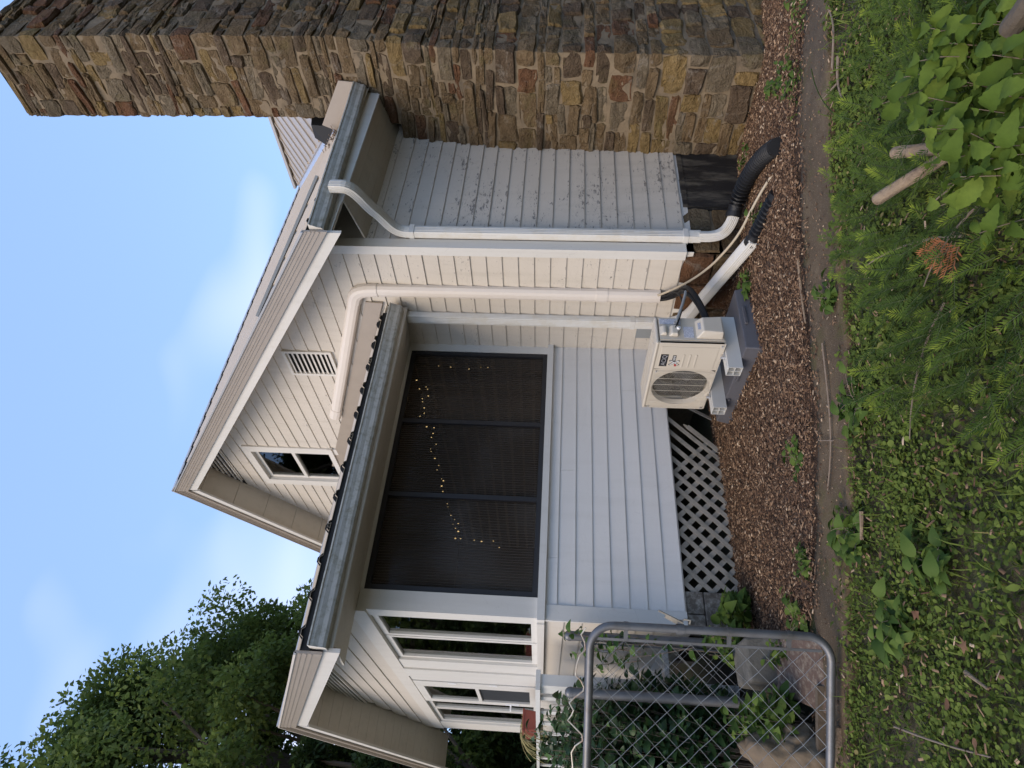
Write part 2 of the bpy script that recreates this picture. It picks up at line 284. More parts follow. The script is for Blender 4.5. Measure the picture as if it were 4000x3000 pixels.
# ------------------------------------------------------------------ mesh helpers
BASE = {}
def link(o, parent=None):
    COL.objects.link(o)
    if parent is not None: o.parent = parent
    return o
def thing(name, label, cat, loc, group=None, kind=None):
    o = bpy.data.objects.new(name, None); COL.objects.link(o); o.location = loc
    o.empty_display_size = 0.1
    BASE[o.name] = Vector(loc); tag(o, label, cat, group, kind); return o
def tag(o, label=None, cat=None, group=None, kind=None):
    if label: o['label'] = label
    if cat: o['category'] = cat
    if group: o['group'] = group
    if kind: o['kind'] = kind
    return o
class MB:
    def __init__(s): s.v = []; s.f = []; s.mi = []
    def add(s, vs, fs, mi=0):
        n = len(s.v); s.v += [tuple(v) for v in vs]; s.f += [tuple(i+n for i in f) for f in fs]; s.mi += [mi]*len(fs); return s
    def box(s, a, b, mi=0):
        x0, y0, z0 = a; x1, y1, z1 = b
        return s.hexa([(x0, y0, z0), (x1, y0, z0), (x1, y1, z0), (x0, y1, z0), (x0, y0, z1), (x1, y0, z1), (x1, y1, z1), (x0, y1, z1)], mi)
    def hexa(s, p, mi=0):
        return s.add(p, [(0, 3, 2, 1), (4, 5, 6, 7), (0, 1, 5, 4), (1, 2, 6, 5), (2, 3, 7, 6), (3, 0, 4, 7)], mi)
    def obox(s, c, ax, ay, az, mi=0):
        c, ax, ay, az = map(Vector, (c, ax, ay, az)); p = []
        for k in (-1, 1):
            for i, j in ((-1, -1), (1, -1), (1, 1), (-1, 1)): p.append(c+ax*i+ay*j+az*k)
        return s.hexa(p, mi)
    def bar(s, a, b, w, h, side=(0, 0, 1), mi=0):
        a, b = Vector(a), Vector(b); t = (b-a); l = t.length; t = t/l
        sd = Vector(side); sd = (sd-t*sd.dot(t)).normalized(); o = t.cross(sd)
        return s.obox((a+b)/2, t*l/2, sd*w/2, o*h/2, mi)
    def prism(s, poly, ext, mi=0):
        n = len(poly); e = Vector(ext); vs = [Vector(p) for p in poly]; vs += [p+e for p in vs]
        fs = [tuple(range(n))[::-1], tuple(range(n, 2*n))] + [(i, (i+1) % n, n+(i+1) % n, n+i) for i in range(n)]
        return s.add(vs, fs, mi)
    def sweep(s, path, sec, side=None, mi=0, caps=True, scale=None):
        P = [Vector(p) for p in path]; n = len(P); k = len(sec); vs = []
        prev = None
        for i, p in enumerate(P):
            t = (P[min(i+1, n-1)]-P[max(i-1, 0)]).normalized()
            if side is not None: sd = Vector(side)
            elif prev is not None: sd = prev
            else: sd = Vector((0, 0, 1)) if abs(t.z) < 0.9 else Vector((1, 0, 0))
            sd = (sd-t*sd.dot(t)).normalized(); prev = sd; o = t.cross(sd)
            r = 1 if scale is None else scale[i]
            for a, b in sec: vs.append(p+sd*(a*r)+o*(b*r))
        fs = []
        for i in range(n-1):
            for j in range(k):
                a = i*k+j; b = i*k+(j+1) % k; fs.append((a, b, b+k, a+k))
        if caps: fs += [tuple(range(k))[::-1], tuple(range((n-1)*k, n*k))]
        return s.add(vs, fs, mi)
    def tube(s, path, r, n=8, mi=0, caps=True):
        rr = r if isinstance(r, (list, tuple)) else [r]*len(path)
        return s.sweep(path, [(math.cos(2*math.pi*i/n), math.sin(2*math.pi*i/n)) for i in range(n)], None, mi, caps, rr)
    def build(s, name, mats, parent=None, loc=None, smooth=False, kind=None, bevel=0):
        base = Vector(loc) if loc is not None else (BASE[root(parent).name] if parent is not None else Vector((0, 0, 0)))
        me = bpy.data.meshes.new(name)
        me.from_pydata([(v[0]-base.x, v[1]-base.y, v[2]-base.z) for v in s.v], [], s.f)
        if not isinstance(mats, (list, tuple)): mats = [mats]
        for m in mats: me.materials.append(M[m] if isinstance(m, str) else m)
        if len(mats) > 1: me.polygons.foreach_set('material_index', s.mi)
        if smooth: me.polygons.foreach_set('use_smooth', [True]*len(me.polygons)); 
        me.update()
        o = bpy.data.objects.new(name, me); link(o, parent)
        if parent is None: o.location = base; BASE[o.name] = base
        if smooth == 'auto':
            md = o.modifiers.new('en', 'EDGE_SPLIT'); md.split_angle = R_(35)
        if bevel:
            md = o.modifiers.new('bevel', 'BEVEL'); md.width = bevel; md.segments = 2; md.limit_method = 'ANGLE'
        if kind: o['kind'] = kind
        return o
def root(o):
    while o.parent is not None: o = o.parent
    return o
def np_mesh(name, V, F, mat, parent=None, loc=(0, 0, 0), rnd=None, kind=None, smooth=False):
    """V (n,3) F list of equal-size faces array (m,k); rnd per face"""
    base = BASE[root(parent).name] if parent is not None else Vector(loc)
    V = np.asarray(V, np.float32)-np.array(base, np.float32)
    me = bpy.data.meshes.new(name); F = np.asarray(F, np.int32); m, k = F.shape
    me.vertices.add(len(V)); me.vertices.foreach_set('co', V.ravel())
    me.loops.add(m*k); me.loops.foreach_set('vertex_index', F.ravel())
    me.polygons.add(m); me.polygons.foreach_set('loop_start', np.arange(0, m*k, k, dtype=np.int32))
    if smooth: me.polygons.foreach_set('use_smooth', np.ones(m, bool))
    me.materials.append(M[mat] if isinstance(mat, str) else mat); me.update(calc_edges=True)
    if rnd is not None:
        a = me.attributes.new('rnd', 'FLOAT', 'FACE'); a.data.foreach_set('value', np.asarray(rnd, np.float32))
    o = bpy.data.objects.new(name, me); link(o, parent)
    if parent is None: o.location = base; BASE[o.name] = base
    if kind: o['kind'] = kind
    return o
def inst(T, TF, C, X, Z, S):
    """copies of template T (m,3) with faces TF at C with axes X (length) and Z (normal), scale S (n,) or (n,3)"""
    X = X/np.linalg.norm(X, axis=1, keepdims=True)
    Y = np.cross(Z, X); Y /= np.linalg.norm(Y, axis=1, keepdims=True)+1e-9; Z = np.cross(X, Y)
    S = np.asarray(S, float)
    if S.ndim == 1: S = np.repeat(S[:, None], 3, 1)
    P = T[None]*S[:, None, :]
    V = C[:, None]+P[..., 0:1]*X[:, None]+P[..., 1:2]*Y[:, None]+P[..., 2:3]*Z[:, None]
    n, m = len(C), len(T)
    F = (TF[None]+(np.arange(n)*m)[:, None, None]).reshape(-1, TF.shape[1])
    return V.reshape(-1, 3), F
LEAF = np.array([[0, 0, 0], [.3, .26, .07], [.72, .22, .05], [1, 0, -.06], [.72, -.22, .05], [.3, -.26, .07], [.5, 0, 0]], float)
LEAF_F = np.array([[0, 6, 1], [1, 6, 2], [2, 6, 3], [3, 6, 4], [4, 6, 5], [5, 6, 0]])
def big_leaf():
    tt = [0, .10, .28, .48, .68, .86, 1.0]; ww = [0, .15, .26, .27, .20, .10, 0]
    vs = []
    for t, w in zip(tt, ww):
        z = 0.10*math.sin(t*3.0)-0.30*t*t
        vs += [(t, w, z+0.22*w), (t, 0, z), (t, -w*0.97, z+0.20*w)]
    fs = []
    for k in range(6):
        a = k*3
        for p, q in ((0, 1), (1, 2)): fs += [(a+p, a+q, a+3+q), (a+p, a+3+q, a+3+p)]
    return np.array(vs, float), np.array(fs)
def tooth_leaf():
    vs = []; fs = []; n_ = 13
    for k in range(n_):
        t = k/(n_-1); w = 0.27*math.sin(math.pi*min(1, t**0.8))**0.75*(1.0 if k % 2 else 0.84); z = 0.12*math.sin(t*3.0)-0.42*t*t
        vs += [(t, w, z+0.25*w), (t, 0, z), (t, -w*0.95, z+0.21*w)]
    for k in range(n_-1):
        a = k*3
        for p, q in ((0, 1), (1, 2)): fs += [(a+p, a+q, a+3+q), (a+p, a+3+q, a+3+p)]
    return np.array(vs, float), np.array(fs)
TOOTH, TOOTH_F = tooth_leaf()
BIG, BIG_F = big_leaf()
ROUND = np.array([[0, 0, 0], [.18, .36, .06], [.6, .46, .04], [.95, .22, .0], [.95, -.22, .0], [.6, -.46, .04], [.18, -.36, .06]], float)
ROUND_F = np.array([[0, 2, 1], [0, 3, 2], [0, 4, 3], [0, 5, 4], [0, 6, 5]])
KITE = np.array([[0, 0, 0], [.45, .30, .06], [1, 0, 0], [.45, -.30, .06]], float)
KITE_F = np.array([[0, 2, 1], [0, 3, 2]])
def unit(n):
    v = rng.normal(size=(n, 3)); return v/np.linalg.norm(v, axis=1, keepdims=True)

def gz(x, y=0.0):
    """height of the ground: level by the porch, falling gently towards the chimney"""
    return -0.115*np.clip(np.asarray(x, float)-4.1, 0, 4)

# ------------------------------------------------------------------ setting: ground, mulch bed, path
def ground_mat():
    m, nt, b = new_mat('ground_soil')
    n = noise_tex(nt, 2.2, 6, 0.65); n2 = noise_tex(nt, 40, 4, 0.7)
    c = ramp(nt, n, [(0.35, (0.055, 0.040, 0.024)), (0.5, (0.045, 0.050, 0.018)), (0.65, (0.040, 0.065, 0.018))])
    c = mixc(nt, mth(nt, 'MULTIPLY', n2, 0.6), c, (0.10, 0.075, 0.045))
    nt.links.new(c, b.inputs['Base Color']); b.inputs['Roughness'].default_value = 0.95
    bump(nt, b, n2, 0.8, 0.02); return m
M['ground'] = ground_mat()
gx = np.concatenate([[-400, -120, -40, -15], np.arange(-6, 12.01, 0.3), [18, 40, 120, 400]])
gy = np.concatenate([[-400, -120, -40, -15], np.arange(-4, 14.01, 0.3), [20, 40, 120, 400]])
GX, GY = np.meshgrid(gx, gy, indexing='ij')
GZ = gz(GX)-0.03
V = np.stack([GX, GY, GZ], -1).reshape(-1, 3); ny = len(gy)
I = np.arange(len(gx)*ny).reshape(len(gx), ny)
Fq = np.stack([I[:-1, :-1], I[1:, :-1], I[1:, 1:], I[:-1, 1:]], -1).reshape(-1, 4)
tag(np_mesh('ground', V, Fq, 'ground', smooth=True), kind='structure')

PIN = [(7.2, 1.05), (5.6, 1.85), (4.6, 2.45), (3.80, 2.74), (3.356, 2.985), (2.51, 3.29), (1.83, 3.66), (1.33, 4.0), (0.85, 4.32), (0.2, 4.80), (-1.0, 5.7)]
POUT = [(7.0, 0.60), (5.3, 1.45), (4.22, 2.02), (3.40, 2.38), (2.842, 2.63), (2.22, 2.92), (1.667, 3.28), (1.197, 3.58), (0.75, 3.88), (0.1, 4.35), (-1.2, 5.25)]
def lerp_poly(P, ts):
    P = np.array(P, float); d = np.r_[0, np.cumsum(np.hypot(*np.diff(P, axis=0).T))]; d /= d[-1]
    return np.stack([np.interp(ts, d, P[:, i]) for i in (0, 1)], 1)
ts = np.linspace(0, 1, 120)
A = lerp_poly(PIN, ts); B = lerp_poly(POUT, ts)
jit = lambda s, f: np.array([noise.noise(Vector((t*f, s, 0.3))) for t in ts])
A[:, 1] += 0.10*jit(1.0, 30)+0.06*jit(7.0, 90); B[:, 1] += 0.10*jit(2.0, 26)+0.06*jit(5.0, 80)
rows = []
for u in np.linspace(0, 1, 9):
    P = A*(1-u)+B*u; zz = gz(P[:, 0])+0.012+0.006*np.array([noise.noise(Vector((p[0]*3, p[1]*3, 1))) for p in P])
    rows.append(np.c_[P, zz])
low = [np.c_[A, gz(A[:, 0])-0.05], *rows, np.c_[B, gz(B[:, 0])-0.05]]
V = np.concatenate(low); n = len(ts)
Fq = np.array([[r*n+i, (r+1)*n+i, (r+1)*n+i+1, r*n+i+1] for r in range(len(low)-1) for i in range(n-1)])
def path_mat():
    m, nt, b = new_mat('path_concrete')
    n1 = noise_tex(nt, 3.0, 6, 0.68); n2 = noise_tex(nt, 120, 3, 0.6); n3 = noise_tex(nt, 2.1, 5, 0.7)
    c = ramp(nt, n1, [(0.3, (0.052, 0.034, 0.017)), (0.52, (0.084, 0.056, 0.030)), (0.75, (0.140, 0.100, 0.056))])
    c = mixc(nt, mth(nt, 'MULTIPLY', ramp(nt, n2, [(0.62, (0, 0, 0)), (0.70, (1, 1, 1))]), 0.7), c, (0.30, 0.24, 0.17))
    c = mixc(nt, ramp(nt, n3, [(0.53, (0, 0, 0)), (0.64, (0.85, 0.85, 0.85))]), c, (0.062, 0.052, 0.013))
    nt.links.new(c, b.inputs['Base Color']); b.inputs['Roughness'].default_value = 0.9
    bump(nt, b, mth(nt, 'ADD', n1, n2), 0.5, 0.008); return m
M['path'] = path_mat()
tag(np_mesh('path', V, Fq, 'path', smooth=True), kind='structure')

# mulch bed: undulating earth between the path and the walls
M['mulch_soil'] = plain('mulch_soil', (0.075, 0.045, 0.028), 0.95, 0, 0.4, 30, 0.9, 70)
T2 = lerp_poly([(7.0, 1.25), (5.6, 1.90), (4.6, 2.50), (3.80, 2.80), (3.356, 3.04), (2.51, 3.34), (1.83, 3.72), (1.45, 4.0), (1.35, 4.4)], ts)
WL = lerp_poly([(7.0, 3.4), (6.2, 4.1), (4.6, 4.3), (4.5, 5.6), (3.2, 5.7), (1.8, 5.6), (1.4, 5.3)], ts)
rows = []
for u in np.linspace(0, 1, 28):
    P = T2*(1-u)+WL*u
    h = np.array([noise.noise(Vector((p[0]*2.5, p[1]*2.5, 4)))*0.015+noise.noise(Vector((p[0]*9, p[1]*9, 2)))*0.01 for p in P])
    rows.append(np.c_[P, gz(P[:, 0])+0.012*math.sin(math.pi*min(1, u*3))+h+(0.004 if 0 < u else -0.04)])
V = np.concatenate(rows)
Fq = np.array([[r*n+i, r*n+i+1, (r+1)*n+i+1, (r+1)*n+i] for r in range(len(rows)-1) for i in range(n-1)])
tag(np_mesh('mulch_bed', V, Fq, 'mulch_soil', smooth=True), kind='structure')

# ------------------------------------------------------------------ main house
XG, YE = 4.53, 4.025          # gable wall plane, eave wall plane
XR = 4.08                     # plane of the overhanging rake
AY, AZ = 8.32, 7.05           # ridge
EY = 3.46                     # eave edge
SR, SL_ = 0.69, 0.762         # roof slopes, right and left of the ridge
def zr(y): return AZ-(AY-y)*SR if y <= AY else AZ-(y-AY)*SL_
house = thing('house', 'white clapboard house with a tan metal roof and a tall stone chimney', 'house', (XG, 8.3, -0.1))
XB = 13.5                     # far end of the house
def siding(wall, mat, axis, plane, sgn, z0, ztop, expo, rng_fn, holes=(), jitter=0.0022):
    """lap boards; axis 'x' (wall y=plane) or 'y' (wall x=plane); rng_fn(z) -> (u0,u1)"""
    z = z0; k = 0
    while z < ztop-0.01:
        h = min(expo, ztop-z)
        spans = [rng_fn(z)]
        for (a0, a1, b0, b1) in holes:
            if z+h*0.5 > b0 and z+h*0.5 < b1:
                ns = []
                for s0, s1 in spans:
                    if a1 <= s0 or a0 >= s1: ns.append((s0, s1)); continue
                    if a0-s0 > 0.03: ns.append((s0, a0))
                    if s1-a1 > 0.03: ns.append((a1, s1))
                spans = ns
        cut = []
        for u0, u1 in spans:
            if u1-u0 > 1.4 and random.random() < 0.45:
                c_ = random.uniform(u0+0.4, u1-0.4); cut += [(u0, c_-0.0012), (c_+0.0012, u1)]
            else: cut.append((u0, u1))
        for u0, u1 in cut:
            if u1-u0 < 0.04: continue
            mb = MB(); N = max(2, int((u1-u0)/0.35)); us = np.linspace(u0, u1, N+1)
            ring = []
            for u in us:
                w = noise.noise(Vector((u*1.7, z*9, plane)))*jitter; wz = noise.noise(Vector((u*1.1, z*7, plane+5)))*jitter
                pr = [(0.000, z-0.004+wz), (0.017+w, z-0.004+wz), (0.004+w, z+h+0.012+wz), (0.0, z+h+0.012+wz)]
                for d, zz in pr:
                    ring.append((u, plane+sgn*d, zz) if axis == 'x' else (plane+sgn*d, u, zz))
            fs = []
            for i in range(N):
                for j in range(4):
                    a = i*4+j; b_ = i*4+(j+1) % 4; fs.append((a, b_, b_+4, a+4))
            fs += [(0, 1, 2, 3), (N*4+3, N*4+2, N*4+1, N*4)]
            mb.add(ring, fs)
            mb.build('siding_board', mat, wall)
        z += expo; k += 1
# eave wall (faces the lawn)
wallE = MB().box((XG+0.005, YE, 0.40), (XB, YE+0.15, 3.95)).build('eave_wall', 'trim_x', house)
siding(wallE, 'eave_paint', 'x', YE, -1, 0.475, 3.42, 0.1515, lambda z: (4.62, 6.35))
# gable wall
def grange(z):
    z = z+0.14
    a = max(YE+0.075, AY-(AZ-0.20-z)/SR) ; b_ = min(12.5, AY+(AZ-0.20-z)/SL_)
    return (a, b_)
GW = (7.72, 8.82, 4.62, 6.05); GV = (5.58, 6.0, 4.15, 4.705)
poly = [(XG, YE, 0.40), (XG, 12.5, 0.40), (XG, 12.5, zr(12.5)-0.14), (XG, 8.90, zr(8.9)-0.14), (XG, AY, AZ-0.14), (XG, 7.75, zr(7.75)-0.14), (XG, YE, zr(YE)-0.14)]
gb = MB()
gb.prism([(XG, YE, 0.40), (XG, 7.86, 0.40), (XG, 7.86, zr(7.86)-0.14), (XG, YE, zr(YE)-0.14)], (0.12, 0, 0))
gb.prism([(XG, 8.68, 0.40), (XG, 12.5, 0.40), (XG, 12.5, zr(12.5)-0.14), (XG, 8.68, zr(8.68)-0.14)], (0.12, 0, 0))
gb.prism([(XG, 7.86, 0.40), (XG, 8.68, 0.40), (XG, 8.68, 4.75), (XG, 7.86, 4.75)], (0.12, 0, 0))
gb.prism([(XG, 7.86, 5.90), (XG, 8.68, 5.90), (XG, 8.68, zr(8.68)-0.14), (XG, AY, AZ-0.14), (XG, 7.86, zr(7.86)-0.14)], (0.12, 0, 0))
wallG = gb.build('gable_wall', 'trim_y', house)
siding(wallG, 'gable_paint', 'y', XG, -1, 0.49, AZ-0.45, 0.1505, grange, [GW, GV])
MB().box((XG+0.12, AY-2.6, 4.0), (XG+0.2, AY+2.6, 4.02)).box((XG+2.5, AY-0.9, 4.0), (XG+2.6, AY+0.9, 6.0)).build('attic_partition', 'dark_in', house)
# corner board
cb = MB().box((XG-0.028, YE-0.026, 0.47), (XG, YE+0.072, 3.86)).box((XG, YE-0.026, 0.47), (XG+0.085, YE, 3.86)).build('corner_board', 'trim_z', house)
# gable window
gw = MB(); 
for y0, y1, z0, z1 in ((7.72, 7.86, 4.62, 5.99), (8.68, 8.82, 4.62, 5.99), (7.86, 8.68, 5.90, 5.99)): gw.box((XG-0.035, y0, z0), (XG, y1, z1))
win = gw.build('window', 'trim_y', house)
MB().box((XG-0.055, 7.70, 4.68), (XG+0.03, 8.84, 4.75)).build('sill', 'trim_y', win)
MB().box((XG+0.02, 7.86, 5.84), (XG+0.06, 8.68, 5.90)).box((XG+0.02, 7.86, 4.75), (XG+0.06, 8.68, 4.80)).box((XG+0.02, 7.86, 4.80), (XG+0.06, 7.91, 5.84)).box((XG+0.02, 8.63, 4.80), (XG+0.06, 8.68, 5.84)).box((XG-0.005, 7.91, 5.28), (XG+0.058, 8.63, 5.33)).build('sash', 'trim_y', win)
for z0, z1 in ((4.80, 5.28), (5.33, 5.84)): MB().box((XG+0.032, 7.91, z0), (XG+0.037, 8.63, z1)).build('pane', 'glass', win)
# louvred vent in the gable
gv = MB()
for y0, y1, z0, z1 in ((5.57, 5.605, 4.14, 4.715), (5.975, 6.01, 4.14, 4.715), (5.605, 5.975, 4.68, 4.715), (5.605, 5.975, 4.14, 4.175)): gv.box((XG-0.035, y0, z0), (XG+0.01, y1, z1))
vent = gv.build('vent', 'trim_y', house)
MB().box((XG-0.002, 5.60, 4.17), (XG+0.004, 5.98, 4.69)).build('backing', 'ac_dark', vent)
for i in range(9):
    z = 4.20+i*0.0545; MB().hexa([(XG-0.033, 5.605, z), (XG-0.033, 5.975, z), (XG-0.004, 5.975, z+0.034), (XG-0.004, 5.605, z+0.034), (XG-0.033, 5.605, z+0.008), (XG-0.033, 5.975, z+0.008), (XG-0.004, 5.975, z+0.042), (XG-0.004, 5.605, z+0.042)]).build('slat', 'trim_y', vent)
# triangular louvre under the ridge
tv = MB().prism([(XG-0.012, AY-0.62, zr(AY-0.62)-0.27), (XG-0.012, AY+0.62, zr(AY-0.62)-0.27), (XG-0.012, AY, AZ-0.27)], (0.008, 0, 0)).build('peak_vent', 'ac_dark', house)
for i in range(6):
    z = zr(AY-0.62)-0.24+i*0.062; hw = (AZ-0.29-z)/SL_
    if hw > 0.04: MB().box((XG-0.03, AY-hw, z), (XG-0.012, AY+hw, z+0.018)).build('slat', 'trim_y', tv)

# foundation
fm = MB().box((XG+0.03, YE+0.03, -0.7), (XB, YE+0.3, 0.44)).box((XG+0.03, YE+0.03, -0.7), (XG+0.3, 12.4, 0.44)).build('foundation', 'mortar', house)
def rough_stone(c, ax, ay, az, seed, amp=0.12):
    """faceted block: subdivided box with broken faces"""
    bm = bmesh.new(); bmesh.ops.create_cube(bm, size=2.0); bmesh.ops.subdivide_edges(bm, edges=bm.edges[:], cuts=1, use_grid_fill=True)
    r = random.Random(seed); vs = []
    c, ax, ay, az = Vector(c), Vector(ax), Vector(ay), Vector(az)
    mn = min(ax.length, ay.length, az.length)
    for v in bm.verts:
        co = v.co.copy(); k = sum(abs(t) > 0.9 for t in co)
        f = {3: 0.90, 2: 0.97, 1: 1.04, 0: 1}[k]
        p = c+ax*co.x*f+ay*co.y*f+az*co.z*f
        p += Vector((r.uniform(-1, 1), r.uniform(-1, 1), r.uniform(-1, 1)))*mn*amp
        vs.append(p)
    fs = [tuple(v.index for v in f.verts) for f in bm.faces]; bm.free(); return vs, fs
sd = 100
for (y0, y1, z0, z1, mi) in ((4.06, 4.42, 0.20, 0.48, 2), (4.43, 4.78, 0.16, 0.47, 2), (4.80, 5.15, 0.20, 0.47, 0), (5.16, 5.5, 0.18, 0.47, 2), (4.06, 4.34, -0.1, 0.19, 0), (4.35, 4.75, -0.15, 0.15, 2), (4.77, 5.3, -0.15, 0.18, 4)):
    v, f = rough_stone((XG+0.05, (y0+y1)/2, (z0+z1)/2), (0.06, 0, 0), (0, (y1-y0)/2, 0), (0, 0, (z1-z0)/2), sd); sd += 1
    MB().add(v, f).build('foundation_stone', STONES[mi], fm)
for (x0, x1, z0, z1, mi) in ((4.56, 4.84, 0.15, 0.46, 0), (4.85, 5.15, 0.20, 0.46, 3), (4.56, 4.86, -0.2, 0.13, 4), (4.87, 5.15, -0.2, 0.18, 0)):
    v, f = rough_stone(((x0+x1)/2, YE+0.05, (z0+z1)/2), ((x1-x0)/2, 0, 0), (0, 0.05, 0), (0, 0, (z1-z0)/2), sd); sd += 1
    MB().add(v, f).build('foundation_stone', STONES[mi], fm)
ac_p = MB().box((5.15, YE+0.012, -0.32), (6.03, YE+0.028, 0.46)).build('access_panel', 'access', house)
for i in range(4):
    x0 = 5.165+i*0.2125; MB().box((x0, YE-0.012, -0.32), (x0+0.2075, YE+0.012, 0.44+0.004*math.sin(i*2))).build('board', 'access', ac_p)
MB().box((5.16, YE-0.022, 0.395), (6.01, YE-0.012, 0.44)).build('rail', 'access', ac_p)

# roof
RTH = 0.045
def slope_pt(x, y, off=0.0):
    s = SR if y <= AY else -SL_
    nrm = Vector((0, -s, 1)).normalized(); return Vector((x, y, zr(y)))+nrm*off
deck = MB()
deck.hexa([(XR+0.03, EY+0.04, zr(EY+0.04)-0.10), (XB, EY+0.04, zr(EY+0.04)-0.10), (XB, AY, AZ-0.10), (XR+0.03, AY, AZ-0.10), (XR+0.03, EY+0.04, zr(EY+0.04)-0.03), (XB, EY+0.04, zr(EY+0.04)-0.03), (XB, AY, AZ-0.03), (XR+0.03, AY, AZ-0.03)])
deck.hexa([(XR+0.03, AY, AZ-0.10), (XB, AY, AZ-0.10), (XB, 13.0, zr(13)-0.10), (XR+0.03, 13.0, zr(13)-0.10), (XR+0.03, AY, AZ-0.03), (XB, AY, AZ-0.03), (XB, 13.0, zr(13)-0.03), (XR+0.03, 13.0, zr(13)-0.03)])
roof = deck.build('roof', 'soffit', house)
def rib_profile(w, pitch):
    pts = []; x = 0
    while x < w-1e-6:
        pts += [(x, 0.0), (x+pitch*0.32, 0.0), (x+pitch*0.38, 0.020), (x+pitch*0.52, 0.020), (x+pitch*0.58, 0.0)]
        x += pitch
    pts.append((w, 0.0)); return pts
def metal_panel(x0, w, ptA, ptB, pitch=0.27):
    """ribbed sheet: ptA(x,off) low edge, ptB(x,off) high edge"""
    pr = rib_profile(w, pitch); mb = MB(); vs = []; fs = []; n_ = len(pr)
    for fn in (ptA, ptB):
        for dx, h in pr: vs.append(fn(x0+dx, h))
    for fn in (ptA, ptB):
        for dx, h in pr: vs.append(fn(x0+dx, h-0.004))
    for i in range(n_-1): fs += [(i, i+1, n_+i+1, n_+i), (2*n_+i+1, 2*n_+i, 3*n_+i, 3*n_+i+1), (i+1, i, 2*n_+i, 2*n_+i+1)]
    return mb.add(vs, fs)
for i in range(10):
    x0 = XR-0.005+i*0.81
    metal_panel(x0, 0.81, lambda x, h: slope_pt(x, EY, h), lambda x, h: slope_pt(x, AY, h)).build('roof_panel', 'roof', roof)
    if i < 6: metal_panel(x0, 0.81, lambda x, h: slope_pt(x, 13.05, h), lambda x, h: slope_pt(x, AY+0.001, h)).build('roof_panel', 'roof', roof)
MB().prism([(XR-0.03, AY-0.16, AZ-0.075), (XR-0.03, AY, AZ+0.05), (XR-0.03, AY+0.16, AZ-0.085), (XR-0.03, AY+0.16, AZ-0.07), (XR-0.03, AY, AZ+0.065), (XR-0.03, AY-0.16, AZ-0.06)], (XB-XR, 0, 0)).build('ridge_cap', 'ridge_metal', roof)
for i in range(26):      # closures under the cap
    x = XR+0.08+i*0.27; MB().box((x, AY-0.17, zr(AY-0.17)+0.0), (x+0.09, AY-0.155, zr(AY-0.17)+0.05)).build('closure', 'black', roof)
# wavy black closure along the eave
mb = MB()
for i in range(8):
    x = XR+0.05+i*0.27
    mb.prism([(x-0.05, EY+0.015, zr(EY)-0.055), (x+0.22, EY+0.015, zr(EY)-0.055), (x+0.22, EY+0.015, zr(EY)-0.002), (x+0.13, EY+0.015, zr(EY)+0.002), (x+0.09, EY+0.015, zr(EY)+0.034), (x+0.055, EY+0.015, zr(EY)+0.034), (x+0.02, EY+0.015, zr(EY)+0.002), (x-0.05, EY+0.015, zr(EY)-0.002)], (0, 0.02, 0))
mb.build('eave_closure', 'black', roof)
# rake trim: ribbed metal over a painted board, both sides of the gable
def rake(parent, x, pts, zf, depth, mat, n=1, th=0.02, name='rake_trim'):
    (ya, yb) = pts
    o = MB()
    o.hexa([(x, ya, zf(ya)-depth), (x+th, ya, zf(ya)-depth), (x+th, yb, zf(yb)-depth), (x, yb, zf(yb)-depth), (x, ya, zf(ya)), (x+th, ya, zf(ya)), (x+th, yb, zf(yb)), (x, yb, zf(yb))])
    return o.build(name, mat, parent)
for (ya, yb) in ((EY, AY), (AY, 12.98)):
    rt_ = rake(roof, XR-0.02, (ya, yb), lambda y: zr(y)+0.03, 0.215, 'rake_metal')
    for k, (d, w) in enumerate(((0.035, 0.012), (0.075, 0.010), (0.105, 0.010), (0.145, 0.012))):
        rake(rt_, XR-0.026, (ya+0.004, yb-0.004), lambda y: zr(y)+0.03-d, w, 'rake_metal', name='rib', th=0.006)
    rake(rt_, XR-0.035, (ya, yb), lambda y: zr(y)+0.035, 0.020, 'ridge_metal', name='drip_edge')
    rake(roof, XR+0.004, (ya+0.03, yb), lambda y: zr(y)-0.185, 0.125, 'trim_y', name='rake_board', th=0.03)
    # soffit boards of the overhang
    sf = rake(roof, XR+0.034, (ya+0.05, yb), lambda y: zr(y)-0.215, 0.012, 'soffit', name='rake_soffit', th=XG-XR-0.034)
    s = SR if ya < AY else -SL_
    ys = np.arange(ya+0.1, yb, 0.42)
    for y0 in ys:
        y1 = min(y0+0.412, yb-0.01)
        z0 = zr(y0)-0.229; z1 = zr(y1)-0.229
        MB().hexa([(XR+0.05, y0, z0-0.008), (XG, y0, z0-0.008), (XG, y1, z1-0.008), (XR+0.05, y1, z1-0.008), (XR+0.05, y0, z0), (XG, y0, z0), (XG, y1, z1), (XR+0.05, y1, z1)]).build('soffit_board', 'soffit', roof)
# eave soffit (sloping boards) and fascia
MB().box((XR+0.03, EY+0.085, 3.515), (6.4, EY+0.105, 3.70)).build('fascia', 'trim_x', roof)
for i in range(4):
    ya = EY+0.106+i*0.115; yb = ya+0.112; f = lambda y: 3.525-(y-3.566)*0.24
    xa = XG+0.088
    MB().hexa([(xa, ya, f(ya)), (6.45, ya, f(ya)), (6.45, yb, f(yb)), (xa, yb, f(yb)), (xa, ya, f(ya)+0.015), (6.45, ya, f(ya)+0.015), (6.45, yb, f(yb)+0.015), (xa, yb, f(yb)+0.015)]).build('soffit_board', 'soffit', roof)
# loose trim bar left lying on the roof
MB().bar(slope_pt(5.55, 4.02, 0.035), slope_pt(4.14, 4.62, 0.035), 0.03, 0.03).build('trim_bar', 'grey_sheet', roof)

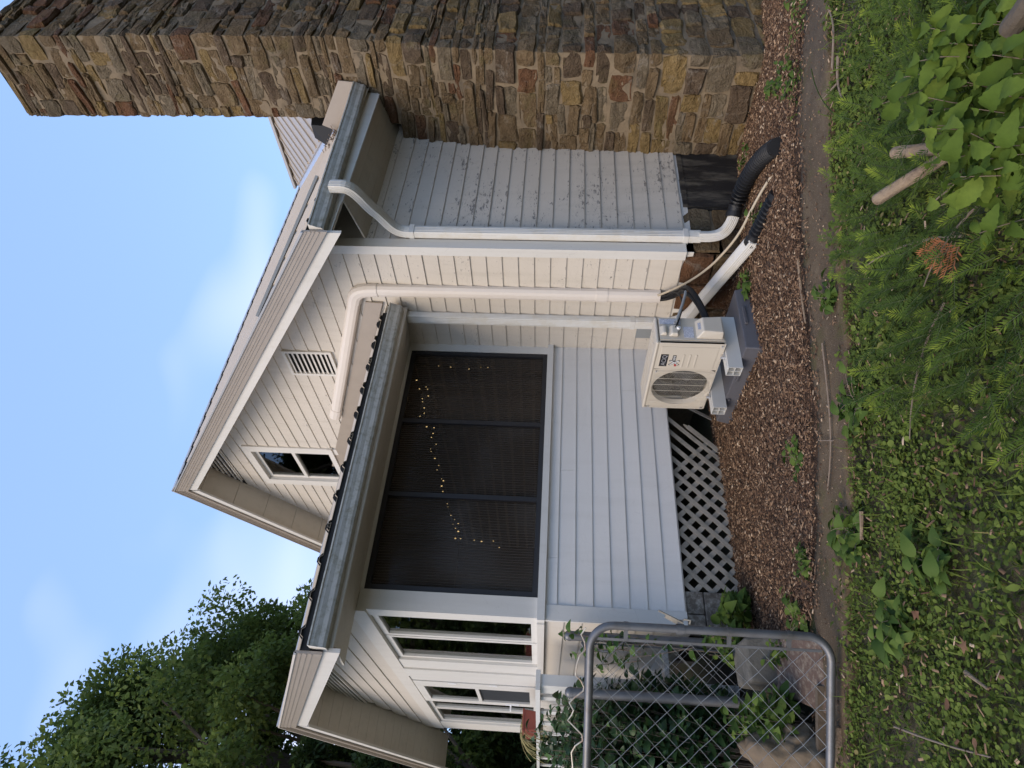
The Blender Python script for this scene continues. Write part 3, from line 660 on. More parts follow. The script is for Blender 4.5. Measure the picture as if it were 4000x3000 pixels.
# cross gable behind the chimney
RX = 11.2
v1 = Vector((RX, AY, AZ+0.1)); 
cg = MB(); 
yF = 4.0
lowx = lambda y: RX-(AY-y)*1.0
def cgp(x, y, h):    # plane falling towards -X from the cross ridge
    nn = Vector((-SR, 0, 1)).normalized(); return Vector((x, y, AZ+0.1-(RX-x)*SR))+nn*h
pts = [(RX, AY), (RX, yF), (RX-(AY-yF), yF)]
cg.add([cgp(x, y, 0) for x, y in pts]+[cgp(x, y, -0.05) for x, y in pts], [(0, 1, 2), (5, 4, 3), (0, 3, 4, 1), (1, 4, 5, 2), (2, 5, 3, 0)])
cgo = cg.build('cross_roof', 'roof', house)
for i in range(14):
    y = yF+0.15+i*0.30
    if y > AY-0.1: break
    xa = RX-(AY-y)*0.985
    a = cgp(xa, y, 0.008); b_ = cgp(RX, y, 0.008)
    MB().bar(a, b_, 0.05, 0.03, side=(0, 1, 0)).build('rib', 'roof', cgo)
MB().bar(cgp(RX, AY, 0.03), cgp(RX, yF, 0.03), 0.16, 0.05, side=(1, 0, 0)).build('ridge_cap', 'ridge_metal', cgo)
va = slope_pt(RX, AY, 0.07); vb = slope_pt(RX-4.2, AY-4.2, 0.07)
MB().bar(va, vb, 0.30, 0.01, side=(1, -1, 0)).build('valley_flashing', 'valley', cgo)
# ------------------------------------------------------------------ stone chimney
CH_F, CH_R = 3.0, 7.75
def ch_x(z): return float(np.interp(z, [-0.5, -0.3, 0.9, 2.1, 2.8, 3.4, 3.9, 5.5, 7.4], [6.0, 6.0, 6.045, 6.10, 6.18, 6.30, 6.40, 6.44, 6.42]))
def ch_b(z): return 4.04 if z < 3.3 else 3.87
CH_T = 7.60
core = MB()
def grid_face(fn, us, zs_):
    vs = [fn(u, z) for z in zs_ for u in us]; nu = len(us)
    core.add(vs, [(a*nu+b, a*nu+b+1, (a+1)*nu+b+1, (a+1)*nu+b) for a in range(len(zs_)-1) for b in range(nu-1)])
def mort(p): return 0.010*noise.noise(p*7)+0.006*noise.noise(p*19)-0.002
zs_ = np.arange(-0.6, CH_T+0.001, 0.05)
grid_face(lambda u, z: Vector((ch_x(z)+0.006-mort(Vector((0, CH_F+u*(ch_b(z)-CH_F), z))), CH_F+0.004+u*(ch_b(z)-CH_F-0.008), z)), np.linspace(1, 0, 22), zs_)
grid_face(lambda u, z: Vector((ch_x(z)+0.004+u*(CH_R-ch_x(z)-0.008), CH_F+0.006-mort(Vector((ch_x(z)+u*(CH_R-ch_x(z)), 0, z))), z)), np.linspace(0, 1, 34), zs_)
grid_face(lambda u, z: Vector((ch_x(z)+0.004+u*(CH_R-ch_x(z)-0.008), ch_b(z)-0.006, z)), np.linspace(1, 0, 4), zs_)
grid_face(lambda u, z: Vector((CH_R-0.004, CH_F+0.004+u*(ch_b(z)-CH_F-0.008), z)), np.linspace(0, 1, 4), zs_)
xt_ = ch_x(CH_T); core.add([(xt_, CH_F, CH_T), (CH_R, CH_F, CH_T), (CH_R, 3.87, CH_T), (xt_, 3.87, CH_T)], [(0, 1, 2, 3)])
chim = core.build('chimney', 'mortar', house, smooth=True)
def face_stone(O, U, Wv, Nn, w, h, seed):
    """irregular ledge stone on a face: O centre, U along, Wv up, Nn outward"""
    r = random.Random(seed); k = 12; out = []; 
    d = r.choice((0.002, 0.006, 0.010, 0.016, 0.024, 0.034)); tilt = r.uniform(-0.14, 0.14); tu = r.uniform(-0.05, 0.05)
    per = []
    for i in range(k):
        a = 2*math.pi*(i+0.5)/k
        cx, sx = math.cos(a), math.sin(a)
        q = 1/max(abs(cx)**9+abs(sx)**9, 1e-6)**(1/9)   # nearly rectangular
        per.append((cx*q*w/2*r.uniform(0.90, 1.02), sx*q*h/2*r.uniform(0.78, 1.04)))
    P = []
    for (a, b) in per: P.append(O+U*a+Wv*b-Nn*0.03)
    for (a, b) in per: P.append(O+U*a+Wv*b+Nn*(d*0.45+r.uniform(-0.004, 0.004)))
    for (a, b) in per: P.append(O+U*a*0.90+Wv*b*0.80+Nn*(d+tilt*b+tu*a+r.uniform(-0.009, 0.009)))
    P.append(O+Nn*(d+r.uniform(-0.008, 0.010)))
    fs = []
    for i in range(k):
        j = (i+1) % k
        fs += [(i, j, k+j, k+i), (k+i, k+j, 2*k+j, 2*k+i), (2*k+i, 2*k+j, 3*k)]
    return P, fs
stones = []   # (importance, verts, faces, mat)
z = -0.42; row = 0; rs = random.Random(5)
def pick(z):
    w = [0.42, 0.10+0.55*max(0, 1-z/1.3), 0.11, 0.24, 0.17]
    return rs.choices(range(5), w)[0]
camp = Vector((0, 0, CAM_H))
while z < CH_T-0.04:
    h = min(rs.choice((0.05, 0.065, 0.085, 0.11, 0.15, 0.21) if z > 0.55 else (0.14, 0.18, 0.22, 0.27))*rs.uniform(0.9, 1.1), CH_T-z); zc = z+h/2
    x0 = ch_x(zc); yb = ch_b(zc)
    # corner stone, long side alternating
    la = rs.uniform(0.12, 0.20) if row % 2 else rs.uniform(0.26, 0.40); lb = rs.uniform(0.26, 0.40) if row % 2 else rs.uniform(0.12, 0.20)
    dx = (ch_x(zc+h/2)-ch_x(zc-h/2))/h
    v, f = rough_stone((x0+lb/2-0.012+rs.uniform(-.012, .012), CH_F+la/2-0.012+rs.uniform(-.012, .012), zc), (lb/2, 0, rs.uniform(-.006, .006)), (0, la/2, rs.uniform(-.006, .006)), (dx*h/2*0.9, 0, h/2*rs.uniform(0.88, 0.98)), 900+row, 0.16)
    stones.append((h*la*3, v, f, pick(zc), Vector((x0, CH_F, zc))))
    y = CH_F+la+0.004; Wv = Vector((dx, 0, 1)).normalized()
    while y < yb-0.05:
        w = min(rs.uniform(0.12, 0.50)*(1.0 if h < 0.13 or z < 0.5 else 0.8), yb-y)
        if yb-(y+w) < 0.08: w = yb-y
        # sometimes two thin stones fill a tall course
        subs = [(0, h)]
        if h > 0.12 and rs.random() < 0.55: q_ = rs.uniform(0.35, 0.65); subs = [(-h*(1-q_)/2, h*q_), (h*q_/2, h*(1-q_))]
        for dz, hh in subs:
            dz += rs.uniform(-0.014, 0.014)
            v, f = face_stone(Vector((ch_x(zc+dz)+0.006, y+w/2, zc+dz)), Vector((0, 1, rs.uniform(-0.10, 0.10))), Wv, Vector((-1, 0, 0)), w+0.006, hh+0.004, rs.randint(0, 10**6))
            stones.append((w*hh*2.2, v, f, pick(zc), Vector((x0, y, zc))))
        y += w
    x = x0+lb+0.004
    while x < CH_R-0.02:
        w = min(rs.uniform(0.14, 0.42), CH_R-x)
        if CH_R-(x+w) < 0.08: w = CH_R-x
        v, f = face_stone(Vector((x+w/2, CH_F+0.006, zc)), Vector((1, 0, rs.uniform(-0.05, 0.05))), Vector((0, 0, 1)), Vector((0, -1, 0)), w+0.006, h+0.004, rs.randint(0, 10**6))
        stones.append((w*h*1.3*(1.0 if x < 7.0 else 0.05), v, f, pick(zc), Vector((x, CH_F, zc))))
        x += w
    if zc > 3.6:      # free-standing back face above the roof
        x = x0
        while x < CH_R-0.02:
            w = min(rs.uniform(0.18, 0.42), CH_R-x)
            v, f = face_stone(Vector((x+w/2, yb-0.006, zc)), Vector((-1, 0, 0)), Vector((0, 0, 1)), Vector((0, 1, 0)), w+0.006, h+0.004, rs.randint(0, 10**6))
            stones.append((w*h*0.02, v, f, pick(zc), Vector((x, yb, zc)))); x += w
    z += h+0.006; row += 1
def imp(s):
    d = s[4]-camp; el = d.z/math.hypot(d.x, d.y)
    return s[0]/d.length_squared*(0.2 if el > 0.86 else 1)
stones.sort(key=imp, reverse=True)
for _, v, f, mi, _p in stones[:298]: MB().add(v, f).build('stone', STONES[mi], chim)
rest = MB()
for _, v, f, mi, _p in stones[298:]: rest.add(v, f, mi)
rest.build('stonework', STONES, chim, kind='stuff')
# flashing sheet where the roof meets the chimney side
xs = ch_x(3.8)-0.03
MB().hexa([(xs, 3.44, 3.74), (xs+0.012, 3.44, 3.74), (xs+0.03, 4.0, 4.09), (xs+0.018, 4.0, 4.09), (xs, 3.42, 3.93), (xs+0.012, 3.42, 3.93), (xs+0.03, 3.93, 4.24), (xs+0.018, 3.93, 4.24)]).build('flashing', 'rake_metal', roof)
MB().prism([(xs+0.05, 3.97, 4.12), (xs+0.05, 4.20, 4.27), (xs+0.10, 4.14, 4.40), (xs+0.10, 3.98, 4.40)], (0.25, 0.0, 0.05)).build('dark_gap_block', 'ac_dark', roof)  # added near-black block: shade of the chimney-roof gap put into its colour
lm = MB()
for k in range(26):
    p = Vector((xs-0.02-random.random()*0.10, 3.92+random.random()*0.25, 0)); p.z = zr(p.y)+0.03+random.random()*0.05
    q = Vector((random.uniform(-.05, .05), random.uniform(-.05, .05), random.uniform(-.01, .03))); lm.tube([p-q, p+q], 0.004, 4)
lm.build('leaf_debris', 'twig', roof, kind='stuff')

# ------------------------------------------------------------------ enclosed porch (lower wing in front of the gable)
XP, YP = 1.64, 5.40
PXR, PAY, PAZ, PS = 1.13, 8.20, 4.605, 0.362
PE = 4.76
PYB = 11.02                    # far corner of its gable
def zp(y): return PAZ-abs(PAY-y)*PS
porch = thing('enclosed_porch', 'low white lap-sided porch wing with a wide black-framed window', 'porch', (3.0, 8.0, 0.0))
pw = MB().box((XP+0.02, YP+0.006, 0.48), (XG, YP+0.10, 1.62)).build('front_wall', 'trim_x', porch)
siding(pw, 'porch_paint', 'x', YP, -1, 0.50, 1.625, 0.149, lambda z: (XP+0.105, XG-0.002), jitter=0.0035)
MB().box((XP-0.022, YP-0.024, 0.485), (XP+0.105, YP+0.006, 1.635)).build('corner_board', 'trim_z', porch)
MB().box((XP-0.03, YP-0.050, 1.636), (XG-0.002, YP+0.02, 1.698)).build('sill', 'trim_x', porch)
MB().box((XP-0.004, YP-0.004, 1.699), (XP+0.165, YP+0.16, 3.20)).build('corner_post', 'trim_z', porch)
MB().box((4.427, YP-0.006, 1.699), (XG-0.001, YP+0.10, 3.20)).build('jamb', 'trim_z', porch)
MB().box((XP+0.166, YP-0.008, 3.172), (4.426, YP+0.10, 3.26)).build('head', 'trim_x', porch)
pwin = MB().box((1.806, YP+0.004, 1.699), (4.426, YP+0.055, 1.745)).box((1.806, YP+0.004, 3.125), (4.426, YP+0.055, 3.171)).box((1.806, YP+0.004, 1.746), (1.852, YP+0.055, 3.124)).box((4.380, YP+0.004, 1.746), (4.426, YP+0.055, 3.124)).box((2.684, YP+0.002, 1.746), (2.730, YP+0.050, 3.124)).box((3.500, YP+0.002, 1.746), (3.546, YP+0.050, 3.124)).build('window', 'black_frame', porch)
for x0, x1 in ((1.853, 2.683), (2.731, 3.499), (3.547, 4.379)):
    MB().box((x0, YP+0.030, 1.747), (x1, YP+0.034, 3.123)).build('pane', 'poly', pwin)
    fl = MB(); n_ = int((x1-x0)/0.0245)
    for i in range(1, n_):
        x = x0+i*(x1-x0)/n_; ph = random.uniform(0, 6)
        pts = [(x+0.0025*math.sin(ph+zz*4), YP+0.0245, zz) for zz in np.linspace(1.752, 3.118, 9)]
        fl.sweep(pts, [(-0.0009, -0.002), (0.0009, -0.002), (0.0009, 0.002), (-0.0009, 0.002)], side=(1, 0, 0))
    fl.build('flute', 'flute', pwin, kind='stuff')
# room behind the glass
MB().box((XP+0.2, YP+0.12, 0.50), (XG-0.01, PYB-0.1, 0.55)).build('floor', 'dark_in', porch)
MB().box((XP+0.03, YP+0.13, 3.215), (XG-0.01, PYB-0.1, 3.25)).build('ceiling', 'dark_in', porch)
MB().box((XP+0.05, PYB-0.12, 0.3), (XG-0.01, PYB, 3.2)).build('rear_wall', 'dark_in', porch)
MB().box((XG-0.014, YP+0.13, 0.5), (XG-0.004, PYB-0.1, 3.2)).build('inner_wall', 'dark_in', porch)
# gable end of the porch
pg = MB()
pg.box((XP+0.004, YP+0.166, 0.42), (XP+0.09, PYB, 1.62)).box((XP+0.004, YP+0.166, 3.125), (XP+0.09, PYB, 3.22))
pg.prism([(XP+0.004, YP, 3.22), (XP+0.004, PYB, 3.22), (XP+0.004, PAY, zp(PAY)-0.12), ], (0.08, 0, 0))
pgw = pg.build('gable_end', 'trim_y', porch)
siding(pgw, 'porch_gable_paint', 'y', XP, -1, 0.44, 1.62, 0.149, lambda z: (YP+0.008, 7.4))
siding(pgw, 'porch_gable_paint', 'y', XP, -1, 3.27, PAZ-0.15, 0.150, lambda z: (max(YP, PAY-(PAZ-0.16-z-0.14)/PS), min(PYB, PAY+(PAZ-0.16-z-0.14)/PS)))
MB().box((XP-0.022, YP-0.003, 3.125), (XP+0.003, PYB, 3.265)).build('frieze', 'trim_y', porch)
MB().box((XP-0.045, YP+0.02, 1.636), (XP+0.12, 7.5, 1.698)).build('side_sill', 'trim_y', porch)
def casement(y0, y1, z0=1.70, z1=3.122, mull=None):
    o = MB().box((XP+0.016, y0, z0), (XP+0.07, y0+0.05, z1)).box((XP+0.016, y1-0.05, z0), (XP+0.07, y1, z1)).box((XP+0.016, y0+0.05, z1-0.055), (XP+0.07, y1-0.05, z1)).box((XP+0.016, y0+0.05, z0), (XP+0.07, y1-0.05, z0+0.05)).build('side_window', 'trim_z', porch)
    MB().box((XP+0.040, y0+0.05, z0+0.05), (XP+0.045, y1-0.05, z1-0.055)).build('pane', 'glass', o)
    return o
casement(5.58, 6.20); casement(6.22, 6.98); casement(8.99, 9.60); casement(9.62, 10.52)
for y0, y1 in ((6.981, 7.86), (10.521, PYB-0.004)): MB().box((XP-0.012, y0, 1.699), (XP+0.08, y1, 3.123)).build('casing', 'trim_z', porch)
MB().box((XP-0.03, 7.30, 1.699), (XP-0.0125, 7.62, 3.123)).build('casing_strip', 'trim_z', porch)
door = MB().box((XP-0.022, 7.87, 0.62), (XP+0.03, 8.12, 3.115)).box((XP-0.022, 8.81, 0.62), (XP+0.03, 8.97, 3.115)).box((XP-0.022, 8.12, 3.02), (XP+0.03, 8.81, 3.115)).box((XP-0.022, 8.12, 0.62), (XP+0.03, 8.81, 1.79)).box((XP-0.022, 8.12, 2.38), (XP+0.03, 8.81, 2.42)).build('door', 'trim_z', porch)
MB().box((XP+0.0, 8.12, 2.42), (XP+0.005, 8.81, 3.02)).build('pane', 'glass', door)
MB().box((XP+0.0, 8.12, 1.79), (XP+0.004, 8.81, 2.38)).build('screen', 'screen', door)
MB().box((XP-0.034, 8.86, 1.93), (XP-0.0225, 8.90, 2.10)).tube([(XP-0.034, 8.88, 2.03), (XP-0.075, 8.88, 2.03), (XP-0.08, 8.96, 2.03)], 0.011, 8).build('handle', 'badge_white', door)
for zc in (2.62, 2.15): MB().box((XP-0.03, 7.875, zc), (XP-0.0225, 7.905, zc+0.09)).build('hinge', 'badge_white', door)
# triangular louvre
tv = MB().prism([(XP-0.010, PAY-1.25, 3.96), (XP-0.010, PAY+1.25, 3.96), (XP-0.010, PAY, 4.43)], (0.006, 0, 0)).build('peak_vent', 'ac_dark', porch)
for i in range(9):
    z = 3.965+i*0.05; hw = (4.44-z)/0.376
    if hw > 0.05: MB().box((XP-0.035, PAY-hw, z), (XP-0.0105, PAY+hw, z+0.016)).build('slat', 'trim_y', tv)
# roof of the porch
pd = MB()
for ya, yb in ((PE+0.03, PAY), (PAY, 11.64)):
    pd.hexa([(PXR+0.03, ya, zp(ya)-0.09), (XG-0.03, ya, zp(ya)-0.09), (XG-0.03, yb, zp(yb)-0.09), (PXR+0.03, yb, zp(yb)-0.09), (PXR+0.03, ya, zp(ya)-0.02), (XG-0.03, ya, zp(ya)-0.02), (XG-0.03, yb, zp(yb)-0.02), (PXR+0.03, yb, zp(yb)-0.02)])
proof = pd.build('roof', 'soffit', porch)
def pslope(x, y, off=0.0):
    s = PS if y <= PAY else -PS
    return Vector((x, y, zp(y)))+Vector((0, -s, 1)).normalized()*off
for i in range(4):
    x0 = PXR+i*0.835
    metal_panel(x0, 0.81 if i == 3 else 0.835, lambda x, h: pslope(x, PE-0.02, h), lambda x, h: pslope(x, PAY, h)).build('roof_panel', 'roof', proof)
    metal_panel(x0, 0.81 if i == 3 else 0.835, lambda x, h: pslope(x, 11.68, h), lambda x, h: pslope(x, PAY+0.001, h)).build('roof_panel', 'roof', proof)
MB().prism([(PXR-0.02, PAY-0.16, zp(PAY-0.16)+0.02), (PXR-0.02, PAY, PAZ+0.045), (PXR-0.02, PAY+0.16, zp(PAY+0.16)+0.02), (PXR-0.02, PAY+0.16, zp(PAY+0.16)+0.03), (PXR-0.02, PAY, PAZ+0.058), (PXR-0.02, PAY-0.16, zp(PAY-0.16)+0.03)], (XG-PXR-0.01, 0, 0)).build('ridge_cap', 'ridge_metal', proof)
mb = MB()
for i in range(12):
    x = PXR+0.05+i*0.27; ze = zp(PE)-0.004
    mb.prism([(x-0.05, PE-0.008, ze-0.075), (x+0.22, PE-0.008, ze-0.075), (x+0.22, PE-0.008, ze-0.002), (x+0.13, PE-0.008, ze+0.002), (x+0.09, PE-0.008, ze+0.036), (x+0.055, PE-0.008, ze+0.036), (x+0.02, PE-0.008, ze+0.002), (x-0.05, PE-0.008, ze-0.002)], (0, 0.03, 0))
mb.build('eave_closure', 'black', proof)
MB().box((PXR+0.03, PE+0.045, 3.137), (XG-0.03, PE+0.07, zp(PE)-0.06)).build('fascia', 'trim_x', proof)
for ya, yb in ((PE, PAY), (PAY, 11.66)):
    rt_ = rake(proof, PXR-0.02, (ya, yb), lambda y: zp(y)+0.03, 0.20, 'rake_metal')
    for d in (0.04, 0.08, 0.12): rake(rt_, PXR-0.025, (ya+0.004, yb-0.004), lambda y: zp(y)+0.03-d, 0.011, 'rake_metal', name='rib', th=0.005)
    rake(rt_, PXR-0.032, (ya, yb), lambda y: zp(y)+0.036, 0.018, 'pvc', name='drip_edge')
    rake(proof, PXR+0.004, (ya+0.03, yb), lambda y: zp(y)-0.175, 0.12, 'trim_y', name='rake_board', th=0.03)
    rake(proof, PXR+0.034, (ya+0.08, yb), lambda y: zp(y)-0.19, 0.012, 'soffit', name='rake_soffit', th=XP-PXR-0.034)
    for y0 in np.arange(ya+0.1, yb-0.05, 0.20):
        y1 = y0+0.194; z0 = zp(y0)-0.2035; z1 = zp(y1)-0.2035
        MB().hexa([(PXR+0.05, y0, z0-0.007), (XP-0.02, y0, z0-0.007), (XP-0.02, y1, z1-0.007), (PXR+0.05, y1, z1-0.007), (PXR+0.05, y0, z0), (XP-0.02, y0, z0), (XP-0.02, y1, z1), (PXR+0.05, y1, z1)]).build('soffit_board', 'soffit', proof)
for i in range(4):
    ya = PE+0.071+i*0.143; yb = ya+0.140; f = lambda y: 3.14+(y-4.83)*0.112
    MB().hexa([(PXR+0.06, ya, f(ya)), (XG-0.02, ya, f(ya)), (XG-0.02, yb, f(yb)), (PXR+0.06, yb, f(yb)), (PXR+0.06, ya, f(ya)+0.015), (XG-0.02, ya, f(ya)+0.015), (XG-0.02, yb, f(yb)+0.015), (PXR+0.06, yb, f(yb)+0.015)]).build('soffit_board', 'soffit', proof)
# flashing against the main gable
MB().hexa([(XG-0.045, PE-0.02, zp(PE)+0.02), (XG-0.018, PE-0.02, zp(PE)+0.02), (XG-0.018, PAY, PAZ+0.02), (XG-0.045, PAY, PAZ+0.02), (XG-0.030, PE-0.02, zp(PE)+0.20), (XG-0.018, PE-0.02, zp(PE)+0.20), (XG-0.018, PAY, PAZ+0.2), (XG-0.030, PAY, PAZ+0.2)]).build('wall_flashing', 'rake_metal', proof)

# string lights, chain and ceiling tubes seen through the glass
LP = [(4.5, 3.09), (4.52, 2.93), (4.45, 2.86), (4.48, 2.79), (4.46, 2.58), (4.51, 2.45), (4.51, 2.37), (4.28, 3.15), (4.24, 3.11), (4.16, 3.1), (4.19, 3.03), (4.16, 3.01), (4.07, 2.99), (4.03, 3.05), (3.99, 3.04), (3.91, 3.01), (3.84, 3.0), (3.80, 3.04), (3.67, 2.95), (3.66, 2.87), (3.59, 2.87), (3.54, 2.88), (3.46, 2.82), (3.4, 2.87), (3.37, 2.86), (3.31, 2.81), (3.29, 2.81), (3.21, 2.76), (3.16, 2.77), (3.06, 2.71), (3.04, 2.69), (2.98, 2.7), (2.92, 2.68), (2.79, 2.62), (2.76, 2.61), (2.67, 2.57), (2.63, 2.53), (2.58, 2.54), (2.59, 2.49), (2.54, 2.51), (2.51, 2.48), (2.44, 2.5), (2.44, 2.45), (2.43, 2.32), (2.42, 2.25), (2.43, 2.14), (2.37, 2.08)]
sl_ = thing('string_light', 'string of tiny warm bulbs draped inside the porch window', 'string lights', (3.4, 5.75, 2.05))
MB().tube([(min(x, 4.5), 5.755, z) for x, z in LP], 0.0018, 4).build('cord', 'black', sl_)
for x, z in LP:
    r = random.uniform(0.003, 0.008); x = min(x, 4.49)
    MB().add([(x+r, 5.745, z), (x-r, 5.745, z), (x, 5.745+r, z), (x, 5.745-r, z), (x, 5.745, z+r*1.4), (x, 5.745, z-r*1.4)], [(0, 2, 4), (2, 1, 4), (1, 3, 4), (3, 0, 4), (2, 0, 5), (1, 2, 5), (3, 1, 5), (0, 3, 5)]).build('bulb', 'bulb', sl_)
tl = thing('ceiling_light', 'pair of lit tube lamps under the porch ceiling', 'light', (2.2, 9.5, 3.1))
MB().box((2.1, 9.2, 3.16), (2.32, 10.1, 3.21)).build('housing', 'badge_white', tl)
for x in (2.16, 2.26): MB().tube([(x, 9.22, 3.135), (x, 10.08, 3.135)], 0.014, 8).build('tube', 'tube', tl)
ch = MB()
for i in range(24):
    z = 1.80+i*0.036; a = (1, 0, 0) if i % 2 else (0, 1, 0); a = Vector(a)
    pts = [Vector((2.02+0.01*math.sin(i*0.4), 5.56, z))+a*0.009*math.cos(t)+Vector((0, 0, 0.022*math.sin(t))) for t in np.linspace(0, 2*math.pi, 9)]
    ch.tube(pts, 0.0028, 4, caps=False)
tag(ch.build('chain', 'wire', loc=(2.02, 5.56, 1.8)), 'thin metal chain hanging behind the porch window', 'chain')

# concrete block pier under the porch corner
pier = thing('block_pier', 'weathered concrete block pier under the porch corner', 'pier', (1.78, 5.5, -0.05))
for (x0, x1, z0, z1) in ((1.64, 1.80, -0.06, 0.145), (1.807, 1.93, -0.06, 0.145), (1.64, 1.93, 0.152, 0.325), (1.64, 1.74, 0.332, 0.495), (1.747, 1.93, 0.332, 0.495)):
    MB().box((x0, YP+0.01, z0), (x1, YP+0.26, z1)).build('block', 'pier', pier, bevel=0.008)
# lattice skirt
lat = thing('lattice_panel', 'grey weathered diamond lattice below the porch wall with broken ends', 'lattice', (2.7, 5.45, 0.0))
zt = 0.51
def slat(xt, d, y, z0=-0.03, z1=zt, clip=(1.925, 3.72)):
    # top end at xt, going down towards d*x
    x0 = xt; z_hi = z1; x1 = xt+d*(z1-z0); z_lo = z0
    if x1 < clip[0]: z_lo = z1-(xt-clip[0]); x1 = clip[0]
    if x0 > clip[1]: z_hi = z1-(x0-clip[1]); x0 = clip[1]
    if x1 > clip[1]: z_lo = z1-(clip[1]-xt); x1 = clip[1]
    if x0 < clip[0]: z_hi = z1-(clip[0]-x0); x0 = clip[0]
    if z_hi-z_lo < 0.04: return
    MB().bar((x0, y, z_hi), (x1, y, z_lo), 0.042+random.uniform(-0.003, 0.003), 0.008, side=(1, 0, d*1.0)).build('slat', 'lattice', lat)
for i in range(15): slat(3.70-0.150*i, -1, YP+0.030)
for i in range(18):
    xt = 3.02-0.150*i
    if xt+0.54 > 3.72: continue
    slat(xt, 1, YP+0.040, clip=(1.925, 3.42))
MB().bar((3.58, YP+0.026, 0.30), (3.27, YP+0.03, -0.02), 0.045, 0.008, side=(1, 0, -1)).build('slat', 'lattice', lat)
MB().bar((3.60, YP+0.026, 0.335), (3.585, YP+0.026, 0.30), 0.012, 0.006, side=(1, 0, -1)).bar((3.585, YP+0.026, 0.325), (3.57, YP+0.026, 0.30), 0.010, 0.006, side=(1, 0, -1)).build('splinter', 'lattice', lat)
MB().bar((3.72, YP+0.10, 0.02), (3.95, YP+0.2, 0.26), 0.04, 0.008).build('fallen_slat', 'lattice', lat)
# dark space under the porch floor
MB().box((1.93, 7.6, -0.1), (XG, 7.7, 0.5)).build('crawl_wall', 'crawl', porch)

# ------------------------------------------------------------------ gutters
def gutter_prof(w=0.122, h=0.115):
    # K-style outer profile (out from wall, up), then inner
    o = [(0, 0), (0.075, 0), (0.088, 0.018), (0.094, 0.050), (0.108, 0.078), (0.112, 0.100), (w, 0.104), (w, h), (0.109, h), (0.100, 0.080), (0.086, 0.052), (0.081, 0.022), (0.072, 0.004), (0.003, 0.004), (0.003, h), (0, h)]
    return o
def gutter(xa, za, xb, zb, yback, label, sc=1.0, end_left=True):
    g = thing('gutter', label, 'gutter', ((xa+xb)/2, yback-0.06, (za+zb)/2))
    P = gutter_prof(); vs = []; fs = []; n_ = len(P); N = 14
    for i in range(N+1):
        t = i/N; x = xa+(xb-xa)*t; zb_ = za+(zb-za)*t+0.004*noise.noise(Vector((x*3, za, 0)))
        for a, b in P: vs.append((x, yback-a*sc+0.003*noise.noise(Vector((x*4, 9, za))), zb_+b*sc))
    for i in range(N):
        for j in range(n_): fs.append((i*n_+j, i*n_+(j+1) % n_, (i+1)*n_+(j+1) % n_, (i+1)*n_+j))
    MB().add(vs, fs).build('channel', 'gutter', g)
    out = [(0, 0), (0.075, 0), (0.088, 0.018), (0.094, 0.050), (0.108, 0.078), (0.112, 0.100), (0.122, 0.104), (0.122, 0.115), (0, 0.115)]
    for x, zz, dx in ((xa, za, -0.003), (xb, zb, 0.001)):
        MB().prism([(x+dx, yback-a*sc, zz+b*sc) for a, b in out], (0.002, 0, 0)).build('end_cap', 'trim_y', g)
    return g
gutter(XR+0.02, 3.55, ch_x(3.7)-0.03, 3.645, EY+0.083, 'dirt-streaked white gutter on the upper eave running into the chimney', 1.05)
gutter(PXR+0.02, 3.165, XG-0.09, 3.165, PE+0.045, 'mildew-speckled white gutter along the low porch eave', 1.05)

# ------------------------------------------------------------------ downspouts
def ds_section(w, d, n=5):
    """ribbed rectangular pipe section w (side dir) x d"""
    pts = []
    def edge(ax, ay, bx, by, nx, ny):
        m_ = 4*n
        for i in range(m_):
            t = i/m_; amp = 0.0040 if 0.16 < t < 0.84 and (i//2) % 2 else 0.0
            if t < 0.08: amp = -0.004*(1-t/0.08)
            if t > 0.92: amp = -0.004*(t-0.92)/0.08
            pts.append((ax+(bx-ax)*t+nx*amp, ay+(by-ay)*t+ny*amp))
    edge(-w/2, -d/2, w/2, -d/2, 0, -1); edge(w/2, -d/2, w/2, d/2, 1, 0); edge(w/2, d/2, -w/2, d/2, 0, 1); edge(-w/2, d/2, -w/2, -d/2, -1, 0)
    return pts
def bez(p, n=14):
    p = [Vector(q) for q in p]
    return [p[0]*(1-t)**3+p[1]*3*t*(1-t)**2+p[2]*3*t*t*(1-t)+p[3]*t**3 for t in np.linspace(0, 1, n)]
D1 = thing('downspout', 'white ribbed downspout with an S-bend on the peeling eave wall', 'downspout', (4.66, 3.98, 0.1))
S1 = ds_section(0.098, 0.075)
sd1 = Vector((0.92, 0.39, 0)).normalized()
MB().sweep([(4.60, 3.415, 3.60), (4.60, 3.415, 3.50)]+bez([(4.60, 3.415, 3.50), (4.60, 3.42, 3.38), (4.63, 3.60, 3.36), (4.66, 3.72, 3.28)], 12), S1, side=(1, 0, 0)).build('upper_elbow', 'downspout', D1)
MB().sweep([(4.655, 3.70, 3.293)]+bez([(4.66, 3.72, 3.28), (4.675, 3.83, 3.20), (4.675, 3.965, 3.17), (4.675, 3.965, 3.02)], 12), ds_section(0.096, 0.073), side=(1, 0, 0)).build('lower_elbow', 'downspout', D1)
MB().sweep([(4.675, 3.965, 3.05), (4.675, 3.965, 1.6), (4.675, 3.965, 0.34)], S1, side=(1, 0, 0)).build('pipe', 'downspout', D1)
MB().sweep([(4.675, 3.965, 0.36)]+bez([(4.675, 3.965, 0.30), (4.675, 3.965, 0.16), (4.70, 3.93, 0.10), (4.80, 3.82, 0.06)], 12), ds_section(0.102, 0.08), side=(1, 0.5, 0)).build('outlet_elbow', 'downspout', D1)
for z in (2.98, 0.475):
    MB().box((4.675-0.055, 3.965-0.0435, z-0.022), (4.675+0.055, YE-0.004, z+0.022)).build('strap', 'downspout', D1)
D2 = thing('downspout', 'white ribbed downspout behind the air conditioner with a long kicked-out foot', 'downspout', (4.48, 4.93, 0.1))
